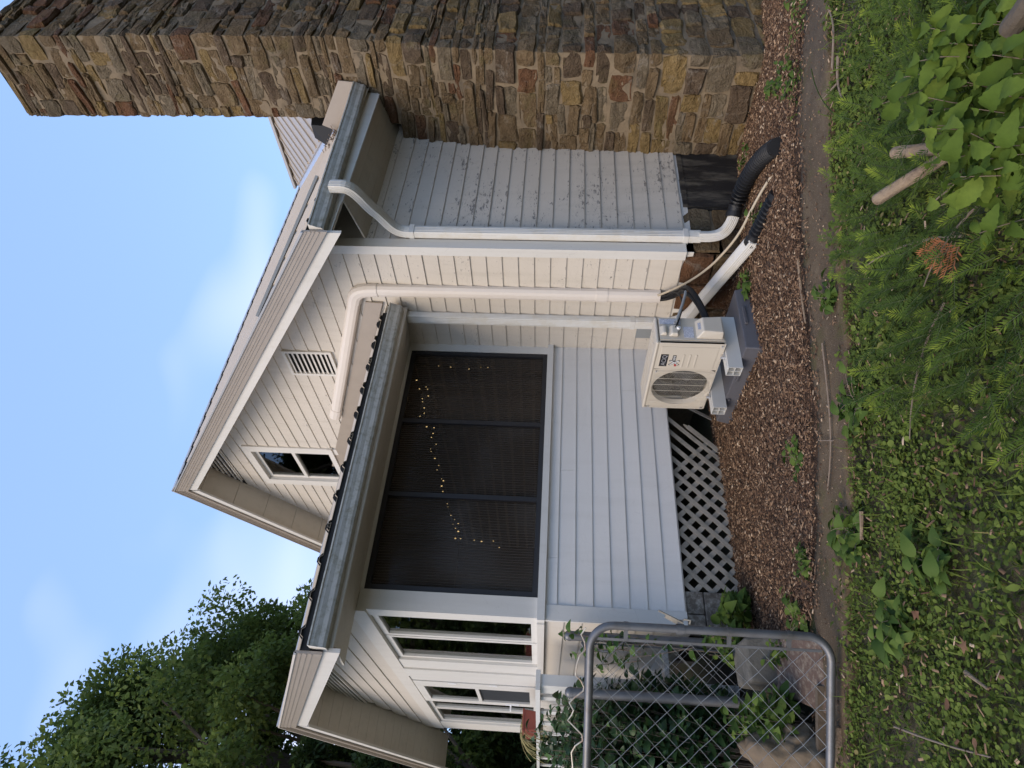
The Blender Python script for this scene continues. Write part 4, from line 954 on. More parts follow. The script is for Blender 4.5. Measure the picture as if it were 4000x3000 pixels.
S2 = ds_section(0.105, 0.078)
MB().sweep([(4.475, 4.92, 3.17), (4.475, 4.92, 0.62)], S2, side=(0, 1, 0)).build('pipe', 'downspout', D2)
MB().sweep([(4.475, 4.92, 0.64)]+bez([(4.475, 4.92, 0.56), (4.475, 4.92, 0.42), (4.46, 4.86, 0.36), (4.44, 4.72, 0.31)], 10), ds_section(0.108, 0.081), side=(1, 0, 0)).build('elbow', 'downspout', D2)
MB().sweep([(4.44, 4.72, 0.31), (4.16, 3.54, 0.055)], S2, side=(1, 0, 0.0)).build('foot', 'downspout', D2)
MB().box((4.475-0.0425, 4.92-0.056, 0.83), (XG-0.018, 4.92+0.056, 0.875)).build('strap', 'downspout', D2)

def corrugated(path, r0, label, pitch=0.044, cuff=0.10):
    P = [Vector(p) for p in path]
    # resample
    d = [0]
    for a, b in zip(P, P[1:]): d.append(d[-1]+(b-a).length)
    def at(t):
        for i in range(len(P)-1):
            if t <= d[i+1]+1e-9:
                k = (t-d[i])/(d[i+1]-d[i]); return P[i].lerp(P[i+1], k)
        return P[-1]
    o = thing('drain_pipe', label, 'drain pipe', tuple(at(d[-1]*0.5)-Vector((0, 0, r0))))
    n_ = int((d[-1]-cuff)/(pitch/4)); pts = []; rr = []
    for i in range(n_+1):
        pts.append(at(cuff+(d[-1]-cuff-0.05)*i/n_)); rr.append(r0*(1.0 if i % 4 in (0, 1) else 0.64))
    MB().tube(pts, rr, 16).build('hose', 'corr', o)
    MB().tube([at(0), at(cuff*0.45), at(cuff*0.5), at(cuff+0.01)], [r0*1.0, r0*1.0, r0*0.9, r0*0.9], 12).build('adapter', 'corr', o, smooth='auto')
    MB().tube([at(d[-1]-0.055), at(d[-1]-0.05), at(d[-1])], [r0*0.86, r0*0.95, r0*0.93], 14).build('cuff', 'corr', o)
    return o
corrugated(bez([(4.79, 3.835, 0.065), (4.98, 3.68, 0.02), (4.90, 3.30, 0.0), (4.42, 2.88, 0.015)], 24), 0.072, 'long black corrugated drain hose leaving the S-bend downspout')
corrugated(bez([(4.175, 3.60, 0.065), (4.15, 3.46, 0.05), (4.17, 3.33, 0.03), (4.16, 3.10, 0.0)], 14), 0.058, 'short black corrugated drain stub buried in the mulch')

# ------------------------------------------------------------------ line-set cover, hoses and cable
cv = thing('line_cover', 'cream plastic line-set cover running up the gable and along the porch roof', 'conduit', (4.48, 4.56, 0.63))
SEC = [(-0.066, 0.0), (0.066, 0.0), (0.066, 0.035), (0.048, 0.062), (0.020, 0.072), (-0.020, 0.072), (-0.048, 0.062), (-0.066, 0.035)]
SECB = [(a*1.09, b*1.07) for a, b in SEC]
def cover(path, sec, name):
    # section: side along wall, other axis out of the wall (-X)
    mb = MB(); P = [Vector(p) for p in path]; vs = []; fs = []; k = len(sec)
    for i, p in enumerate(P):
        t = (P[min(i+1, len(P)-1)]-P[max(i-1, 0)]).normalized(); sdv = t.cross(Vector((-1, 0, 0))).normalized()
        for a, b in sec: vs.append(p+sdv*a+Vector((-1, 0, 0))*b)
    for i in range(len(P)-1):
        for j in range(k): fs.append((i*k+j, i*k+(j+1) % k, (i+1)*k+(j+1) % k, (i+1)*k+j))
    fs += [tuple(range(k)), tuple(range((len(P)-1)*k, len(P)*k))[::-1]]
    return mb.add(vs, fs).build(name, 'pvc', cv)
XC = XG-0.018
cover([(XC, 4.555, 0.63), (XC, 4.555, 3.42)], SEC, 'riser')
cover(bez([(XC, 4.555, 3.39), (XC, 4.555, 3.60), (XC, 4.60, 3.63), (XC, 4.72, 3.665)], 10), SECB, 'elbow')
cover([(XC, 4.70, 3.66), (XC, 6.72, 4.36)], SEC, 'sloped_run')
cover([(XC, 6.68, 4.346), (XC, 6.86, 4.41)], SECB, 'end_cap')
cover([(XC, 4.555, 1.13), (XC, 4.555, 1.24)], SECB, 'coupling')
ls = thing('line_set', 'black insulated refrigerant lines looping to the air conditioner', 'hose', (4.2, 4.4, 0.3))
for (dy, dz, r) in ((0.0, 0.0, 0.022), (0.05, 0.02, 0.018)):
    MB().tube(bez([(4.47, 4.53+dy, 0.66), (4.46, 4.50+dy, 0.40+dz), (4.33, 4.22+dy, 0.50+dz), (4.12, 4.08+dy, 0.47+dz)], 16)+bez([(4.12, 4.08+dy, 0.47+dz), (4.0, 4.00+dy, 0.45), (3.78, 3.98, 0.40+dz), (3.66, 4.015, 0.37+dz)], 12)[1:], r, 9).build('insulated_line', 'rubber', ls)
MB().tube(bez([(4.46, 4.56, 0.60), (4.3, 4.2, 0.56), (3.9, 3.93, 0.50), (3.56, 3.965, 0.66)], 22), 0.007, 6).build('power_cable', 'rubber', ls)
MB().tube(bez([(4.0, 3.99, 0.53), (3.9, 3.96, 0.55), (3.75, 3.95, 0.60), (3.63, 3.965, 0.645)], 10), 0.012, 8).build('flex_conduit', 'grey_sheet', ls)
dh = MB().tube(bez([(4.45, 4.50, 0.66), (4.44, 4.36, 0.44), (4.42, 4.20, 0.32), (4.38, 4.0, 0.24)], 14)+bez([(4.38, 4.0, 0.24), (4.33, 3.78, 0.17), (4.33, 3.66, 0.12), (4.36, 3.50, 0.09)], 14)[1:]+bez([(4.36, 3.50, 0.09), (4.40, 3.36, 0.05), (4.44, 3.22, 0.01), (4.43, 3.12, -0.03)], 10)[1:], 0.0105, 8)
tag(dh.build('drain_hose', 'cable', loc=(4.4, 3.8, 0.0)), 'thin beige condensate hose beside the kicked-out downspout', 'hose')

# ------------------------------------------------------------------ air conditioner
AX0, AX1, A0, A1, AZ0, AZ1 = 3.43, 3.70, 4.0, 4.905, 0.262, 0.815
ac = thing('air_conditioner', 'beige outdoor air conditioner unit on plastic rails', 'air conditioner', (3.56, 4.45, AZ0))
b_ = 0.004
FY, FZ, FR = 4.606, 0.522, 0.232     # fan centre and radius
# front shroud with a round opening, built as a ring of quads
def front_panel():
    mb = MB(); N = 48; ring = []; outer = []
    y0, y1, z0, z1 = 4.335, A1-0.006, AZ0+0.012, AZ1-0.03
    for i in range(N):
        a = 2*math.pi*i/N; c, s = math.cos(a), math.sin(a)
        ring.append((FY+FR*c, FZ+FR*s))
        tmax = 9
        if c > 1e-6: tmax = min(tmax, (y1-FY)/c)
        if c < -1e-6: tmax = min(tmax, (y0-FY)/c)
        if s > 1e-6: tmax = min(tmax, (z1-FZ)/s)
        if s < -1e-6: tmax = min(tmax, (z0-FZ)/s)
        outer.append((FY+tmax*c, FZ+tmax*s))
    vs = [(AX0, y, z) for y, z in outer]+[(AX0+0.006, FY+(y-FY)*1.06, FZ+(z-FZ)*1.06) for y, z in ring]+[(AX0+0.05, y, z) for y, z in ring]
    fs = []
    for i in range(N):
        j = (i+1) % N; fs += [(i, j, N+j, N+i), (N+i, N+j, 2*N+j, 2*N+i)]
    mb.add(vs, fs)
    # corners
    return mb
shell = front_panel()
shell.box((AX0+0.0005, A0, AZ0+0.012), (AX0+0.02, 4.335, AZ1-0.03))        # blank half
shell.box((AX0+0.001, A0+0.001, AZ1-0.031), (AX0+0.02, A1, AZ1-0.028)).box((AX0, A1-0.0065, AZ0+0.012), (AX1, A1, AZ1-0.03))
shell.box((AX0+0.003, A0+0.003, AZ0), (AX1-0.003, A1-0.003, AZ0+0.0115))
shell.box((AX1-0.006, A0+0.002, AZ0+0.012), (AX1, A1-0.007, AZ1-0.031))
shell.box((AX0+0.14, 4.33, AZ0+0.012), (AX0+0.15, A1-0.007, AZ1-0.031), 1).box((AX0+0.02, 4.325, AZ0+0.012), (AX1-0.01, 4.3345, AZ1-0.031), 1)
casing = shell.build('casing', ['ac', 'ac_dark'], ac)
MB().box((AX0-0.006, A0-0.004, AZ1-0.028), (AX1+0.004, A1+0.004, AZ1)).build('top_cover', 'ac', ac, bevel=0.012)
for x in (3.50, 3.56, 3.62): MB().box((x, A0+0.10, AZ1), (x+0.022, A1-0.08, AZ1+0.004)).build('top_rib', 'ac', ac, bevel=0.002)
MB().box((AX0-0.004, A0+0.045, AZ0+0.045), (AX0+0.0004, 4.318, AZ1-0.055)).build('raised_panel', 'ac', casing, bevel=0.0035)
for z in (0.568, 0.518, 0.468): MB().box((AX0-0.009, 4.135, z-0.007), (AX0-0.0042, 4.30, z+0.007)).build('rib', 'ac', casing, bevel=0.0022)
# grille
gr = MB()
for i in range(52):
    z = AZ0+0.02+i*(AZ1-AZ0-0.056)/51
    gr.tube([(AX0+0.002, 4.345, z), (AX0-0.014, 4.352, z), (AX0-0.014, A1-0.018, z), (AX0+0.002, A1-0.010, z)], 0.0006, 4)
for i in range(7):
    y = 4.36+i*(A1-4.36-0.03)/6
    gr.tube([(AX0-0.017, y, AZ0+0.016), (AX0-0.017, y, AZ1-0.034)], 0.0015, 5)
gr.build('grille', 'wirew', ac)
fan = MB()
for k in range(3):
    a0 = k*2*math.pi/3+0.4; vs = []; 
    for i in range(7):
        a = a0+i*0.24
        for r, dx in ((0.06, 0.055-0.008*i), (0.15, 0.05-0.006*i), (0.222, 0.045-0.004*i)):
            vs.append((AX0+0.035+dx, FY+r*math.cos(a), FZ+r*math.sin(a)))
    fan.add(vs, [(i*3+j, i*3+j+1, i*3+j+4, i*3+j+3) for i in range(6) for j in range(2)])
fan.tube([(AX0+0.04, FY, FZ), (AX0+0.10, FY, FZ)], 0.062, 20)
fan.build('fan', 'fan', ac)
# side panel with covers and labels (faces the lawn)
MB().box((AX0+0.03, A0-0.006, AZ0+0.012), (AX1-0.004, A0+0.0005, AZ1-0.032)).box((AX0, A0, AZ0+0.0125), (AX0+0.028, A0+0.02, AZ1-0.032)).box((AX1-0.02, A0+0.0006, AZ0+0.0125), (AX1, A0+0.02, AZ1-0.032)).build('side_panel', 'ac', ac, bevel=0.002)
def domed(x0, x1, z0, z1, d, name, ins=0.022):
    y = A0-0.006
    MB().hexa([(x0, y, z0), (x1, y, z0), (x1-ins*0.4, y-d, z0+ins*0.4), (x0+ins*0.4, y-d, z0+ins*0.4), (x0, y, z1), (x1, y, z1), (x1-ins, y-d, z1-ins*2.2), (x0+ins, y-d, z1-ins*2.2)]).build(name, 'ac', ac, bevel=0.008)
domed(3.475, 3.665, 0.285, 0.495, 0.075, 'valve_cover')
domed(3.50, 3.60, 0.725, 0.782, 0.03, 'handle_recess', 0.012)
domed(3.49, 3.60, 0.635, 0.712, 0.035, 'cable_cover', 0.012)
MB().box((3.625, A0-0.0085, 0.605), (3.68, A0-0.0062, 0.775)).build('data_label', 'label', ac)
MB().box((3.485, A0-0.0085, 0.51), (3.60, A0-0.0062, 0.59)).build('wiring_label', 'label', ac)
MB().box((3.53, A0-0.060, 0.455), (3.60, A0-0.058, 0.485)).build('warning_label', 'label', ac)
MB().tube([(3.555, A0-0.012, 0.645), (3.555, A0-0.052, 0.63)], 0.014, 10).build('cable_gland', 'badge_white', ac)
MB().tube([(3.62, A0-0.008, 0.655), (3.62, A0-0.04, 0.65)], 0.016, 10).build('cable_gland', 'silver', ac)
# badges
def text(body, size, name, mat, parent, loc, wid=None):
    cu = bpy.data.curves.new(name, 'FONT'); cu.body = body; cu.size = size; cu.extrude = 0.0004; cu.align_x = 'LEFT'
    o = bpy.data.objects.new(name, cu); COL.objects.link(o)
    bpy.context.view_layer.update()
    me = bpy.data.meshes.new_from_object(o.evaluated_get(bpy.context.evaluated_depsgraph_get()))
    bpy.data.objects.remove(o); bpy.data.curves.remove(cu)
    xs_ = [v.co.x for v in me.vertices]; w0 = max(xs_)-min(xs_); k = (wid/w0) if wid else 1
    base = BASE[root(parent).name]
    for v in me.vertices:   # text x -> -Y world (reads left to right seen from -X), y -> z, z -> -X
        x, y, z_ = (v.co.x-min(xs_))*k, v.co.y, v.co.z
        v.co = Vector((loc[0]-z_, loc[1]-x, loc[2]+y))-base
    me.materials.clear(); me.materials.append(M[mat])
    o2 = bpy.data.objects.new(name, me); link(o2, parent); return o2
bd = MB().box((AX0-0.0055, 4.138, 0.692), (AX0-0.0042, 4.292, 0.754)).build('badge', 'badge', ac)
text('ACiQ', 0.052, 'lettering', 'silver', bd, (AX0-0.006, 4.282, 0.705), 0.134)
bx = MB()
cy, cz = 4.243, 0.634
for a in (0.95, -0.95):
    bx.bar((AX0-0.0060, cy+0.042*math.cos(a), cz+0.042*math.sin(a)), (AX0-0.0060, cy-0.042*math.cos(a), cz-0.042*math.sin(a)), 0.007, 0.0012, side=(0, -math.sin(a), math.cos(a)))
xb_ = bx.build('x_mark', 'badge_white', ac)
kx = MB()
for a in (0.95, -0.95):
    kx.bar((AX0-0.0049, cy+0.050*math.cos(a), cz+0.050*math.sin(a)), (AX0-0.0049, cy-0.050*math.cos(a), cz-0.050*math.sin(a)), 0.017, 0.001, side=(0, -math.sin(a), math.cos(a)))
kx.build('x_outline', 'badge', xb_)
MB().box((AX0-0.0052, 4.148, 0.627), (AX0-0.0043, 4.228, 0.656)).build('name_plate', 'badge', xb_)
text('TREME', 0.026, 'lettering', 'badge_white', xb_, (AX0-0.0056, 4.222, 0.632), 0.068)
MB().box((AX0-0.0052, 4.250, 0.612), (AX0-0.0043, 4.290, 0.630)).build('red_plate', 'badge_red', xb_)
for y in (4.13, 4.68): MB().box((3.385, y-0.022, 0.2535), (3.74, y+0.022, 0.2615)).tube([(3.40, y, 0.245), (3.40, y, 0.285)], 0.011, 8).build('foot', 'silver', ac)
for (y, z) in ((A0+0.02, AZ0+0.03), (4.36, AZ1-0.05), (A1-0.03, AZ0+0.04), (A1-0.03, AZ1-0.05)): MB().tube([(AX0-0.018, y, z), (AX0-0.006, y, z)], 0.006, 8).build('screw', 'silver', ac)
# rails and pad
for k, y in enumerate((4.13, 4.683)):
    r_ = thing('mounting_rail', ('hollow grey plastic rail below the badge half of the air conditioner', 'hollow grey plastic rail below the fan half of the air conditioner')[k], 'rail', (3.5, y, 0.137))
    t_ = 0.005; x0, x1, y0, y1, z0, z1 = 3.26, 3.80, y-0.052, y+0.052, 0.137, 0.25
    MB().box((x0, y0, z0), (x1, y1, z0+t_)).box((x0, y0, z1-t_), (x1, y1, z1)).box((x0, y0, z0+t_), (x1, y0+t_, z1-t_)).box((x0, y1-t_, z0+t_), (x1, y1, z1-t_)).build('shell', 'rail_pvc', r_)
    MB().box((x0+0.002, y0+t_, (z0+z1)/2-0.002), (x1-0.01, y1-t_, (z0+z1)/2+0.002)).box((x0+0.003, y-0.002, z0+t_), (x1-0.01, y+0.002, z1-t_)).build('web', 'rail_pvc', r_)
    MB().box((x1-0.006, y0+t_, z0+t_), (x1-0.002, y1-t_, z1-t_)).build('plug', 'rail_pvc', r_)
    MB().box((x0+0.02, y-0.02, z1), (x1-0.03, y-0.008, z1+0.003)).build('channel', 'rail_pvc', r_)
pad = thing('equipment_pad', 'dark grey plastic pad bedded in the mulch under the unit', 'pad', (3.67, 4.45, 0.0))
def frus(x0, x1, y0, y1, z0, z1, s): return [(x0, y0, z0), (x1, y0, z0), (x1, y1, z0), (x0, y1, z0), (x0+s, y0+s, z1), (x1-s, y0+s, z1), (x1-s, y1-s, z1), (x0+s, y1-s, z1)]
MB().hexa(frus(3.33, 4.02, 3.92, 5.02, -0.05, 0.136, 0.03)).build('slab', 'pad', pad, bevel=0.008)
for y in (4.25, 4.62): MB().box((3.335, y, 0.10), (3.365, y+0.12, 0.118)).build('grip', 'pad', pad, bevel=0.004)
MB().box((3.60, 3.925, 0.085), (3.78, 3.945, 0.11)).build('grip', 'pad', pad, bevel=0.004)
tag(MB().box((XG-0.035, 5.035, 0.64), (XG-0.0185, 5.175, 0.79)).build('patch', 'grey_sheet', loc=(XG-0.03, 5.1, 0.64)), 'small square of grey sheet stuck beside the lower downspout', 'patch')

# ------------------------------------------------------------------ deck rail left of the door
dk = thing('deck', 'white painted deck rail with upright boards beside the porch door', 'deck', (1.25, 9.0, 0.5))
MB().box((1.20, 5.90, 1.655), (1.36, 12.4, 1.695)).build('rail_cap', 'deck', dk)
MB().box((1.27, 5.93, 0.62), (1.31, 12.4, 0.72)).build('bottom_rail', 'deck', dk)
MB().box((1.24, 5.92, 0.0), (1.33, 6.01, 1.654)).build('post', 'deck', dk)
for y0, y1 in ((6.06, 6.30), (6.45, 6.60), (7.10, 7.26), (7.75, 7.9), (8.4, 8.55), (9.1, 9.25), (9.8, 9.95), (10.5, 10.65), (11.3, 11.45), (12.1, 12.25)):
    MB().box((1.255, y0, 0.60), (1.275, y1, 1.654)).build('baluster', 'deck', dk)
for i in range(6): MB().box((1.30-i*0.0+0.0, 5.95+i*1.0, 0.56), (XP-0.02, 6.93+i*1.0, 0.60)).build('deck_board', 'deck', dk)
pl = thing('planter', 'red planter box of dry grass on the deck rail', 'planter', (1.27, 7.95, 1.695))
MB().hexa(frus(1.19, 1.37, 7.80, 8.42, 1.6955, 1.83, -0.012)).build('box', 'planter', pl, bevel=0.006)
MB().box((1.17, 7.78, 1.825), (1.39, 8.44, 1.845)).build('rim', 'planter', pl, bevel=0.004)
gm = MB()
for i in range(70):
    c = Vector((random.uniform(1.2, 1.36), random.uniform(7.82, 8.40), 1.84)); d = Vector((random.uniform(-0.9, 0.3), random.uniform(-0.5, 1.2), 0)); h = random.uniform(0.02, 0.09); l = random.uniform(0.12, 0.42)
    p = [c, c+d*l*0.35+Vector((0, 0, h)), c+d*l*0.8+Vector((0, 0, -0.02)), c+d*l+Vector((0, 0, -random.uniform(0.05, 0.28)))]
    gm.sweep(bez(p, 6), [(-0.003, 0), (0.003, 0), (0, 0.001)], side=(0, 0, 1))
gmo = gm.build('dry_grass', 'straw', pl)
gmo.data.attributes.new('rnd', 'FLOAT', 'FACE').data.foreach_set('value', rng.random(len(gmo.data.polygons)))

# ------------------------------------------------------------------ chain-link gate and posts
G0 = Vector((1.105, 3.700, 0.0)); GD = Vector((-0.83, 0.557, 0)).normalized(); GWD = 1.15
gate = thing('chain_link_gate', 'galvanised chain-link gate with rounded tube frame standing ajar', 'gate', tuple(G0+GD*0.5))
def gp(s, z): return G0+GD*s+Vector((0, 0, z))
rc = 0.13; ZB, ZT = 0.075, 1.375
fp = []
for (cs, cz, a0, a1) in ((rc, ZB+rc, 270, 180), (rc, ZT-rc, 180, 90), (GWD-rc, ZT-rc, 90, 0), (GWD-rc, ZB+rc, 0, -90)):
    for a in np.linspace(a0, a1, 9): fp.append(gp(cs+rc*math.cos(R_(a)), cz+rc*math.sin(R_(a))))
fp.append(fp[0])
MB().tube(fp, 0.0225, 14, caps=False).build('frame', 'galv', gate, smooth=True)
MB().bar(gp(0.075, ZB+0.05), gp(0.075, ZT-0.03), 0.014, 0.005, side=GD).build('tension_bar', 'galv', gate)
def chain(parent, pf, s0, s1, z0, z1, pitch=0.062, name='wire', tmax=None):
    k = 0; s = s0; h = pitch*0.98
    while s < s1:
        pts = []; z = z0; i = 0
        while z <= z1:
            pts.append(pf(s+(pitch if (i+k) % 2 else 0)+0.002*math.sin(i*3+k), z)+NRM*(0.003 if i % 2 else -0.003)); z += h; i += 1
        MB().tube(pts, 0.0021, 4, caps=False).build(name, 'wire', parent); s += pitch; k += 1
NRM = Vector((GD.y, -GD.x, 0))
chain(gate, gp, 0.08, GWD-0.08, ZB+0.02, ZT+0.01)
for z in (0.30, 0.62, 1.18): 
    MB().tube([gp(-0.0, z-0.012), gp(0.0, z+0.012)], 0.026, 12).bar(gp(0.02, z), gp(0.08, z), 0.022, 0.014, side=(0, 0, 1)).build('band', 'galv', gate)
for s in (0.38, 0.76): 
    for zc in (ZB, ZT): MB().tube([gp(s, zc)+Vector((0, 0, 0.027))+NRM*0.0, gp(s, zc)+NRM*0.027, gp(s+0.005, zc)-Vector((0, 0, 0.027)), gp(s+0.01, zc+(0.06 if zc == ZB else -0.06)), ], 0.0022, 5).build('tie', 'wire', gate)
lt = MB().tube([gp(-0.0, 0.865), gp(0.0, 0.905)], 0.029, 12).bar(gp(-0.028, 0.885), gp(-0.05, 0.885), 0.03, 0.012, side=(0, 0, 1)).build('latch', 'galv', gate)
MB().bar(gp(-0.035, 0.87), gp(-0.095, 1.005), 0.02, 0.007, side=NRM).bar(gp(-0.028, 0.89)+NRM*0.01, gp(-0.065, 0.965)+NRM*0.01, 0.02, 0.018, side=NRM).tube([gp(-0.03, 0.90), gp(-0.055, 0.86), gp(-0.05, 0.83), gp(-0.03, 0.835)], 0.006, 6).build('fork', 'lattice', lt)
bw = []
for i, (s, z) in enumerate(((0.02, 1.40), (0.06, 1.425), (0.10, 1.405), (0.14, 1.40), (0.17, 1.43), (0.22, 1.445), (0.28, 1.45), (0.31, 1.42), (0.345, 1.402), (0.365, 1.405), (0.40, 1.45), (0.43, 1.48), (0.47, 1.455), (0.50, 1.465), (0.53, 1.485), (0.57, 1.44), (0.60, 1.405), (0.63, 1.402), (0.66, 1.44), (0.70, 1.46), (0.78, 1.45), (0.86, 1.42), (0.95, 1.405))): bw.append(gp(s, z)+NRM*0.006*math.sin(i))
tag(MB().tube(bw, 0.0042, 6).build('bent_wire', 'bent', loc=tuple(gp(0.5, 1.4))), 'kinked rusty white wire lying along the gate top', 'wire')
def post(x, y, top, label, bands):
    p = thing('fence_post', label, 'post', (x, y, -0.05))
    MB().tube([(x, y, -0.05), (x, y, top-0.045)], 0.0365, 16).build('pole', 'galv', p, smooth='auto')
    cap = [(x, y, top-0.05), (x, y, top-0.03), (x, y, top-0.028)]+[(x, y, top-0.028+0.032*math.sin(a)) for a in np.linspace(0.2, 1.45, 6)]
    rr = [0.040, 0.040, 0.037]+[0.037*math.cos(a) for a in np.linspace(0.2, 1.45, 6)]
    MB().tube(cap, rr, 16).build('cap', 'galv', p, smooth='auto')
    for z in bands: MB().tube([(x, y, z-0.011), (x, y, z+0.011)], 0.040, 14).build('band', 'galv', p)
    return p
PA = (1.475, 5.26); PBp = (1.052, 5.19)
post(*PA, 1.475, 'galvanised fence post close to the porch corner board', (1.33, 0.8))
post(*PBp, 1.465, 'galvanised fence post standing free in front of the shrubs', (1.34, 0.85))
fence = thing('chain_link_fence', 'narrow chain-link strip strung between the two posts', 'fence', (1.26, 5.22, 0.0))
pa, pb = Vector((*PA, 0)), Vector((*PBp, 0)); dd = (pb-pa).normalized(); NRM = Vector((dd.y, -dd.x, 0))
chain(fence, lambda s, z: pa+dd*s+Vector((0, 0, z)), 0.03, 0.38, 0.05, 1.30, 0.055)
MB().tube([pa+dd*0.04+Vector((0, 0, 1.30)), pb-dd*0.04+Vector((0, 0, 1.31))], 0.018, 10).build('top_rail', 'galv', fence)
MB().bar(pa+dd*0.055+Vector((0, 0, 0.05)), pa+dd*0.055+Vector((0, 0, 1.29)), 0.014, 0.005, side=dd).build('tension_bar', 'galv', fence)
tag(MB().tube([pa+Vector((-0.06, -0.05, 1.34)), pa+Vector((-0.12, -0.10, 1.31)), pa+Vector((-0.13, -0.11, 1.15))], 0.012, 8).build('rail_clamp', 'galv', loc=tuple(pa+Vector((-0.1, -0.1, 1.15)))), 'dark clamp hanging by the post near the porch corner', 'clamp')

# ------------------------------------------------------------------ stones behind the gate
def boulder(name, c, r, seed, mat, label, cat='rock', flat=0.0):
    bm = bmesh.new(); bmesh.ops.create_icosphere(bm, subdivisions=4, radius=1)
    vs = []
    for v in bm.verts:
        d = v.co.normalized(); k = 1+0.30*noise.noise(d*1.3+Vector((seed, 0, 0)))+0.16*noise.noise(d*3.1+Vector((0, seed, 0)))+0.06*noise.noise(d*8+Vector((0, 0, seed)))
        p = Vector((d.x*r[0]*k, d.y*r[1]*k, max(-0.6, d.z)*r[2]*k)); vs.append(p+Vector(c))
    fs = [tuple(v.index for v in f.verts) for f in bm.faces]; bm.free()
    return tag(MB().add(vs, fs).build(name, mat, loc=(c[0], c[1], c[2]-r[2]*0.6), smooth=True), label, cat)
boulder('boulder', (0.68, 4.66, 0.13), (0.15, 0.36, 0.22), 3.1, 'boulder', 'large tan boulder behind the gate mesh')
boulder('boulder', (0.60, 4.36, 0.06), (0.10, 0.12, 0.12), 8.4, 'boulder', 'small tan rock leaning on the large boulder')
boulder('boulder', (0.94, 4.72, 0.06), (0.09, 0.10, 0.09), 5.2, 'boulder', 'ochre stone between the red slab and the boulder')
tag(MB().hexa([(1.05, 4.60, -0.04), (1.38, 4.52, -0.04), (1.40, 4.95, -0.04), (1.08, 5.0, -0.04), (1.08, 4.66, 0.27), (1.34, 4.58, 0.29), (1.36, 4.92, 0.29), (1.10, 4.96, 0.27)]).build('concrete_block', 'conc', loc=(1.2, 4.75, -0.04), bevel=0.02), 'rough grey concrete block behind the red slab', 'block')
tag(MB().hexa([(0.80, 4.12, -0.03), (1.20, 3.98, -0.03), (1.34, 4.50, 0.0), (1.02, 4.70, 0.0), (0.81, 4.14, 0.03), (1.20, 4.0, 0.03), (1.33, 4.50, 0.10), (1.03, 4.69, 0.10)]).build('stone_slab', 'slab', loc=(1.1, 4.3, -0.03), bevel=0.015), 'flat reddish stone slab lying behind the gate', 'slab')
tag(MB().bar((0.42, 4.35, 0.05), (0.95, 4.10, 0.03), 0.05, 0.035).build('plank', 'bark', loc=(0.7, 4.2, 0.0)), 'weathered dark plank beside the boulder at the path', 'plank')
tag(MB().bar((0.30, 4.20, 0.05), (0.72, 4.0, 0.02), 0.06, 0.04).build('plank', 'log', loc=(0.5, 4.1, 0.0)), 'pale broken plank at the gate foot', 'plank')

# ------------------------------------------------------------------ foliage helpers
def crown_leaves(centers, radii, per, size, T=KITE, TF=KITE_F, droop=0.2, up=0.5):
    n = len(centers)*per
    C = np.repeat(np.asarray(centers, float), per, 0); Rr = np.repeat(np.asarray(radii, float), per, 0)
    d = unit(n); rad = rng.random(n)**0.45
    P = C+d*Rr[:, None]*rad[:, None]*np.array([1, 1, 0.72])
    X = d*0.7+rng.normal(size=(n, 3))*0.7; X[:, 2] -= droop
    Z = rng.normal(size=(n, 3))*0.6; Z[:, 2] += up; Z += d*0.4
    S = size*rng.uniform(0.65, 1.35, n)
    V, F = inst(T, TF, P, X, Z, S)
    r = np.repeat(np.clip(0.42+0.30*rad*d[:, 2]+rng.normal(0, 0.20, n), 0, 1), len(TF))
    return V, F, r
def tree(x, y, h, crown, label, nclump, per, leaf, mat='tree', seed=1, low=0.2, name='tree', lean=(0, 0)):
    R2 = np.random.default_rng(seed)
    t = thing(name, label, 'tree', (x, y, gz(x)-0.1), 'trees beyond the porch')
    g0 = float(gz(x)); rx, ry = crown
    mb = MB(); top = Vector((x+lean[0], y+lean[1], g0+h*0.9))
    trunk = [Vector((x, y, g0-0.2)).lerp(top, k)+Vector((0.12*math.sin(k*5+seed), 0.12*math.cos(k*4+seed), 0))*k for k in np.linspace(0, 1, 9)]
    mb.tube(trunk, [0.022*h*(1-0.85*k)+0.02 for k in np.linspace(0, 1, 9)], 9)
    cs = []; rs_ = []
    while len(cs) < nclump:
        u = R2.random()**0.8; zc = low+(0.97-low)*u
        prof = math.sin(math.pi*min(1, max(0.0, (zc-low+0.10)/(1.06-low))))**0.6
        a = R2.random()*2*math.pi; rr = math.sqrt(R2.uniform(0.12, 1.0))*prof
        cs.append((x+lean[0]*zc+rx*rr*math.cos(a), y+lean[1]*zc+ry*rr*math.sin(a), g0+h*zc)); rs_.append(R2.uniform(0.06, 0.115)*h*0.8)
    for c, r in list(zip(cs, rs_))[::2]:
        k = max(0.15, min(0.9, (c[2]-g0)/h-0.18)); p = trunk[int(k*8)]; c = Vector(c)
        mb.tube(bez([p, p.lerp(c, 0.4)+Vector((0, 0, 0.1*h*0.3)), p.lerp(c, 0.7)+Vector((0, 0, 0.1)), c], 6), [0.007*h*(1-0.8*q) for q in np.linspace(0, 1, 6)], 5)
    mb.build('trunk', 'bark', t)
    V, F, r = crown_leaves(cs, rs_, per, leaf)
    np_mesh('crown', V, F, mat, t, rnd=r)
    return t
def polar(bearing, d): return d*math.cos(R_(bearing)), d*math.sin(R_(bearing))
